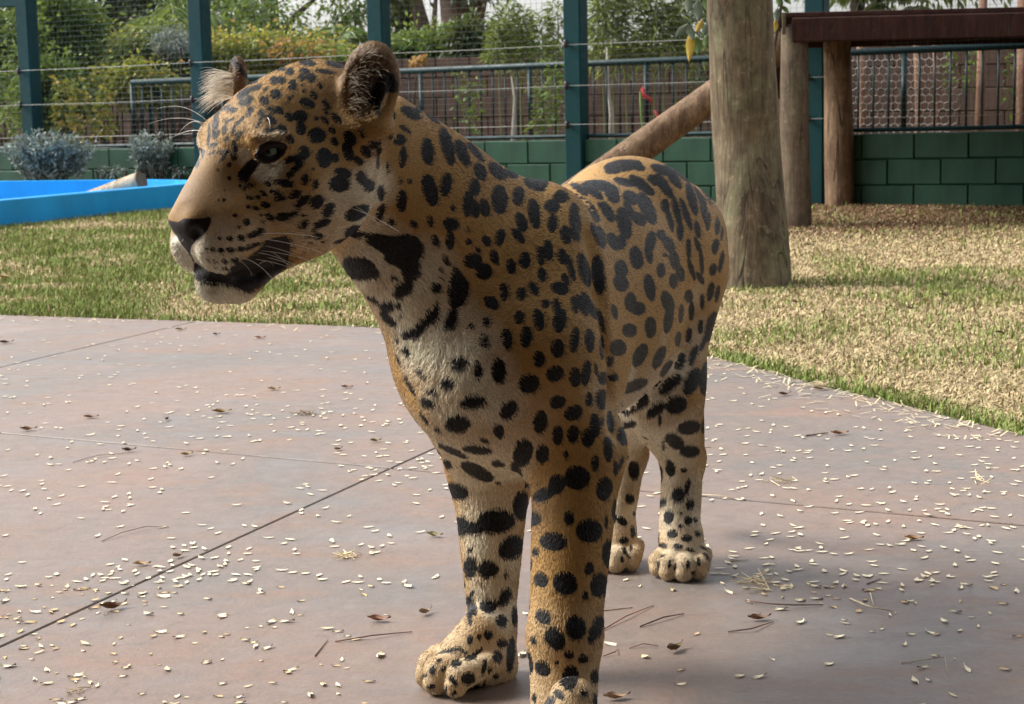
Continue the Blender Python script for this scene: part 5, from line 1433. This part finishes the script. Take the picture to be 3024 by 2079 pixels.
def build_jaguar():
    S = jaguar_solid(JVOX)
    P, Q = S.mesh(); P = relax(P, Q, 2); N = vnormals(P, Q)
    spot, pale, bare, face = paint_coat(S, P, N)
    nosep = hp(560, 640)
    dn = np.linalg.norm(P - hp(600, 590), axis=1)
    muz = np.clip(1.15 - dn / .062, 0, 1) * (1 - pale)
    ear = np.zeros(len(P))
    for c, rr in EARS: ear = np.maximum(ear, np.clip(1.5 - np.linalg.norm(P - c - UP * .012, axis=1) / rr, 0, 1) * .9)
    foot = B(.42, .0, 0)
    jag = tag(empty('jaguar', foot), 'spotted golden jaguar standing on the concrete patio, head turned aside', 'jaguar')
    body = mesh_np('body', P, Q, coat_material(), jag, True, attrs={
        'spot': ('POINT', 'FLOAT', spot), 'pale': ('POINT', 'FLOAT', pale), 'bare': ('POINT', 'FLOAT', bare), 'muzzle': ('POINT', 'FLOAT', muz), 'ear': ('POINT', 'FLOAT', ear)})
    # ---- eyes
    em = Mat('jaguar_eye', .06, .6)
    r = m_len = em.n('ShaderNodeVectorMath', operation='LENGTH')
    sx = em.n('ShaderNodeSeparateXYZ'); em.put(sx.inputs[0], em.co('Object'))
    cx = em.n('ShaderNodeCombineXYZ'); em.put(cx.inputs[0], sx.outputs[0]); em.put(cx.inputs[1], sx.outputs[1])
    em.put(r.inputs[0], cx.outputs[0]); rad = em.math('MULTIPLY', r.outputs['Value'], 100.0)
    iris = em.mix(em.noise(em.co('Object'), 600, 3), (.20, .34, .26), (.42, .58, .46))
    c = em.mix(em.rng(rad, .30, .38, 0, 1), (.004, .004, .004), iris)
    c = em.mix(em.rng(rad, .88, 1.02, 0, 1), c, (.01, .009, .008))
    em.set('Base Color', c); em.set('Coat Weight', 1.0); em.set('Coat Roughness', .02)
    for (c, o, a, b) in EYES:
        R_ = .0132; V = []; F = []
        nu, nv = 24, 14
        for i in range(nv + 1):
            th = math.pi * i / nv
            for j in range(nu):
                ph = 2 * math.pi * j / nu
                V.append((R_ * math.sin(th) * math.cos(ph), R_ * math.sin(th) * math.sin(ph), R_ * math.cos(th)))
        for i in range(nv):
            for j in range(nu): F.append([i * nu + j, (i + 1) * nu + j, (i + 1) * nu + (j + 1) % nu, i * nu + (j + 1) % nu])
        eo = mesh_np('eye', V, F, em.m, None, True, origin=(0, 0, 0))
        gz = HF * .55 + o * .75; gz /= np.linalg.norm(gz)
        eo.parent = jag; eo.location = Vector(c + o * .0005 - foot)
        eo.rotation_euler = Vector(gz).to_track_quat('Z', 'Y').to_euler()
    # ---- whiskers
    wm = Mat('whisker', .35, .5, (.80, .77, .70)).m
    fh = HF * .98 - UP * .17
    def whisker(px, tip, bow, r0=.00055, t=None):
        a = S.hit(*px)
        if a is None: return
        d = a[1] if t is None else t
        z = pt(tip[0], tip[1], d); q = [a * (1 - s) ** 2 + 2 * s * (1 - s) * ((a + z) / 2 + UP * bow + HL * .006) + z * s * s for s in np.linspace(0, 1, 9)]
        MB().tube(q, [r0 * (1 - .85 * s) for s in np.linspace(0, 1, 9)], 5).build('whisker', wm, jag, True)
    Wk = [((775, 705), (985, 760), .006), ((780, 725), (960, 800), .008), ((770, 740), (930, 775), .004), ((760, 745), (900, 800), .006), ((752, 765), (878, 800), .004),
          ((740, 770), (838, 872), .010), ((712, 762), (800, 822), .010), ((770, 690), (958, 705), .006), ((790, 760), (880, 795), .003), ((765, 780), (810, 790), .012),
          ((700, 768), (745, 815), .006), ((800, 742), (872, 812), .004), ((1050, 610), (1120, 665), .002), ((1040, 615), (1185, 690), .004)]
    for p_, t_, b_ in Wk: whisker(p_, t_, b_, .00050, 2.24)
    for p_, t_, b_ in (((618, 345), (500, 232), .004), ((612, 358), (462, 322), .020), ((604, 365), (440, 365), .014), ((600, 372), (524, 400), .022), ((596, 388), (502, 410), .010),
                       ((783, 346), (742, 452), .004), ((787, 346), (797, 400), .010), ((676, 320), (740, 340), .012), ((690, 345), (750, 352), .010)):
        whisker(p_, t_, b_, .00055, 2.36 if p_[0] < 700 else 2.26)
    for k in range(26):
        s = RNG.uniform(0, 1)
        px = (574 + 60 * s + RNG.uniform(-6, 6), 835 + 48 * s + RNG.uniform(-14, 4)) if k < 18 else (512 + RNG.uniform(0, 40), 700 + RNG.uniform(0, 75))
        whisker(px, (px[0] - RNG.uniform(12, 40), px[1] + RNG.uniform(2, 30)), .0, .00022)
    # ---- fur
    n = N
    V = P - CAM; seen = np.clip(face * 3 + .6, .14, 1.0)
    A_ = np.linalg.norm(np.cross(P[Q[:, 2]] - P[Q[:, 0]], P[Q[:, 3]] - P[Q[:, 1]]), axis=1)
    dh = np.linalg.norm(P - HC, axis=1)
    dens = np.where(dh < .22, 1.6, 1.0) * seen * np.where(muz > .1, 1.8, 1.0)
    bmask = (bare > 1.0) | ((P[:, 2] < .74) & (dh < .2) & (bare < 1.0) & (np.linalg.norm(P - hp(560, 680), axis=1) > .055) & (np.linalg.norm(P - EYES[0][0], axis=1) > .05))
    dens = dens * np.where(bmask, 1, 0)
    wgt = A_ * dens[Q].mean(1); cdf = np.cumsum(wgt); cdf /= cdf[-1]
    M = NFUR
    fi = np.searchsorted(cdf, RNG.random(M)); fi = np.minimum(fi, len(Q) - 1)
    u, v = RNG.random(M)[:, None], RNG.random(M)[:, None]
    wq = ((1 - u) * (1 - v), u * (1 - v), u * v, (1 - u) * v)
    ip = lambda arr: sum(wq[k] * (arr[Q[fi, k]] if arr.ndim > 1 else arr[Q[fi, k]][:, None]) for k in range(4))
    rp, rn = ip(P), ip(n); rn /= np.linalg.norm(rn, axis=1, keepdims=True)
    sp, pl, mz, ba, dhh = ip(spot)[:, 0], ip(pale)[:, 0], ip(muz)[:, 0], ip(bare)[:, 0], ip(dh)[:, 0]
    flow = np.tile(-FWD * .85 - UP * .45, (M, 1))
    leg = np.clip((.40 - rp[:, 2]) / .12, 0, 1)[:, None]
    flow = flow * (1 - leg) + np.array((0, 0, -1.0)) * leg
    hw = np.clip((.27 - dhh) / .10, 0, 1)[:, None]
    hf = rp - nosep; hf /= np.linalg.norm(hf, axis=1, keepdims=True)
    flow = flow * (1 - hw) + hf * hw
    nk = (np.clip((rp[:, 2] - .55) / .15, 0, 1) * np.clip((.5 - dhh) / .2, 0, 1))[:, None] * (1 - hw)
    flow = flow * (1 - nk) + (np.array((.55, .45, -.55))) * nk
    flow += RNG.normal(0, .13, (M, 3))
    flow -= rn * (flow * rn).sum(1, keepdims=True); flow /= np.linalg.norm(flow, axis=1, keepdims=True) + 1e-9
    ln = .0050 + .0042 * pl + .0010 * RNG.random(M)
    ln = np.where(dhh < .2, .0048 + .003 * pl, ln) * np.clip(np.linalg.norm(rp - nosep, axis=1) / .09, .62, 1)
    ln = np.where(rp[:, 2] < .12, .0055, ln) * RNG.uniform(.7, 1.25, M)
    lift = RNG.uniform(.12, .32, M)[:, None]
    L = ln[:, None]
    base = rp - rn * .0008
    pts = np.stack([base, base + (flow * .35 + rn * lift * .50) * L, base + (flow * .72 + rn * lift * .70) * L, base + (flow * 1.0 + rn * lift * .70) * L], 1)
    col = GOLD * (1 - pl[:, None]) + CREAM * pl[:, None]
    big = noise3(rp, 9, 2)[:, None]; col = col * (.86 + .3 * big)
    col = col * (1 - mz[:, None]) + BROWNP * mz[:, None]
    er = ip(ear); col = col * (1 - er) + np.array((.12, .072, .042)) * er
    col = col * RNG.uniform(.62, 1.36, (M, 1))
    k = np.clip(.5 - (sp + RNG.normal(0, 1.0, M)) / 2.0, 0, 1)[:, None]
    col = col * (1 - k) + BLACK * RNG.uniform(.6, 1.8, (M, 1)) * k
    kb = (ba < 1.0)[:, None]; col = np.where(kb, BLACK, col)
    # long pale tufts inside the ears
    tp, tc = [], []
    for (x0, y0, x1, y1, num, dirv, lmin, lmax, colr) in (
            (655, 215, 690, 290, 640, (-.85, -.30, .02), .018, .046, (.80, .75, .66)), (1022, 215, 1065, 330, 240, (.50, -.45, .30), .014, .034, (.22, .155, .09)), (1055, 170, 1110, 250, 120, (.35, -.6, .45), .014, .032, (.26, .20, .13)), (1040, 320, 1100, 360, 160, (.25, -.5, .6), .010, .022, (.24, .165, .085))):
        for _ in range(num):
            h = S.hit(RNG.uniform(x0, x1), RNG.uniform(y0, y1))
            if h is None or np.linalg.norm(h - HC) > .33: continue
            d = np.array(dirv) + RNG.normal(0, .22, 3); d /= np.linalg.norm(d); l_ = RNG.uniform(lmin, lmax)
            sag = np.array((0, 0, -.25)) * l_
            tp.append([h, h + d * l_ * .35, h + d * l_ * .7 + sag * .35, h + d * l_ + sag]); tc.append(np.array(colr) * RNG.uniform(.7, 1.25))
    pts = np.concatenate([pts, np.array(tp)]); col = np.concatenate([col, np.array(tc)])
    pts = pts - foot
    T = len(pts)
    hc = bpy.data.hair_curves.new('fur'); hc.add_curves([4] * T)
    hc.points.foreach_set('position', pts.reshape(-1).astype(np.float32))
    ra = np.tile(np.array((.00040, .00038, .00028, .00008), np.float32), T)
    ra[-len(tp) * 4:] *= .8
    hc.points.foreach_set('radius', ra)
    at = hc.attributes.new('fur_color', 'FLOAT_COLOR', 'CURVE')
    at.data.foreach_set('color', np.concatenate([np.clip(col, 0, 1), np.ones((T, 1))], 1).astype(np.float32).ravel())
    hc.materials.append(fur_material())
    fo = link(bpy.data.objects.new('fur', hc), jag); tag(fo, kind='stuff')
    return S


JVOX, NFUR = 0.003, 420000
JS = build_jaguar()

# ------------------------------------------------------------------ unseen viewing shelter, its back wall oversized to block the low sky
M_shel = paint('shelter_plaster', (.14, .11, .085), .85, .2, .15)
shel = tag(empty('unseen_shelter', (0, -1.2, 0)), 'unseen viewing shelter with flat roof and a plastered wall enlarged to shade the scene', 'shelter')
MB().box((0, -.25, 2.72), 9.0, 4.3, .16, None, .01).build('roof', M_shel, shel)
MB().box((0, -2.5, 3.2), 30.0, .3, 6.5, None, .01).build('wall', M_shel, shel)  # made this tall and wide to shade surfaces facing the camera
for sx in (-4.3, 4.3): MB().box((sx, -.25, 1.3), .15, 3.9, 2.66, None, .01).build('side_wall', M_shel, shel)
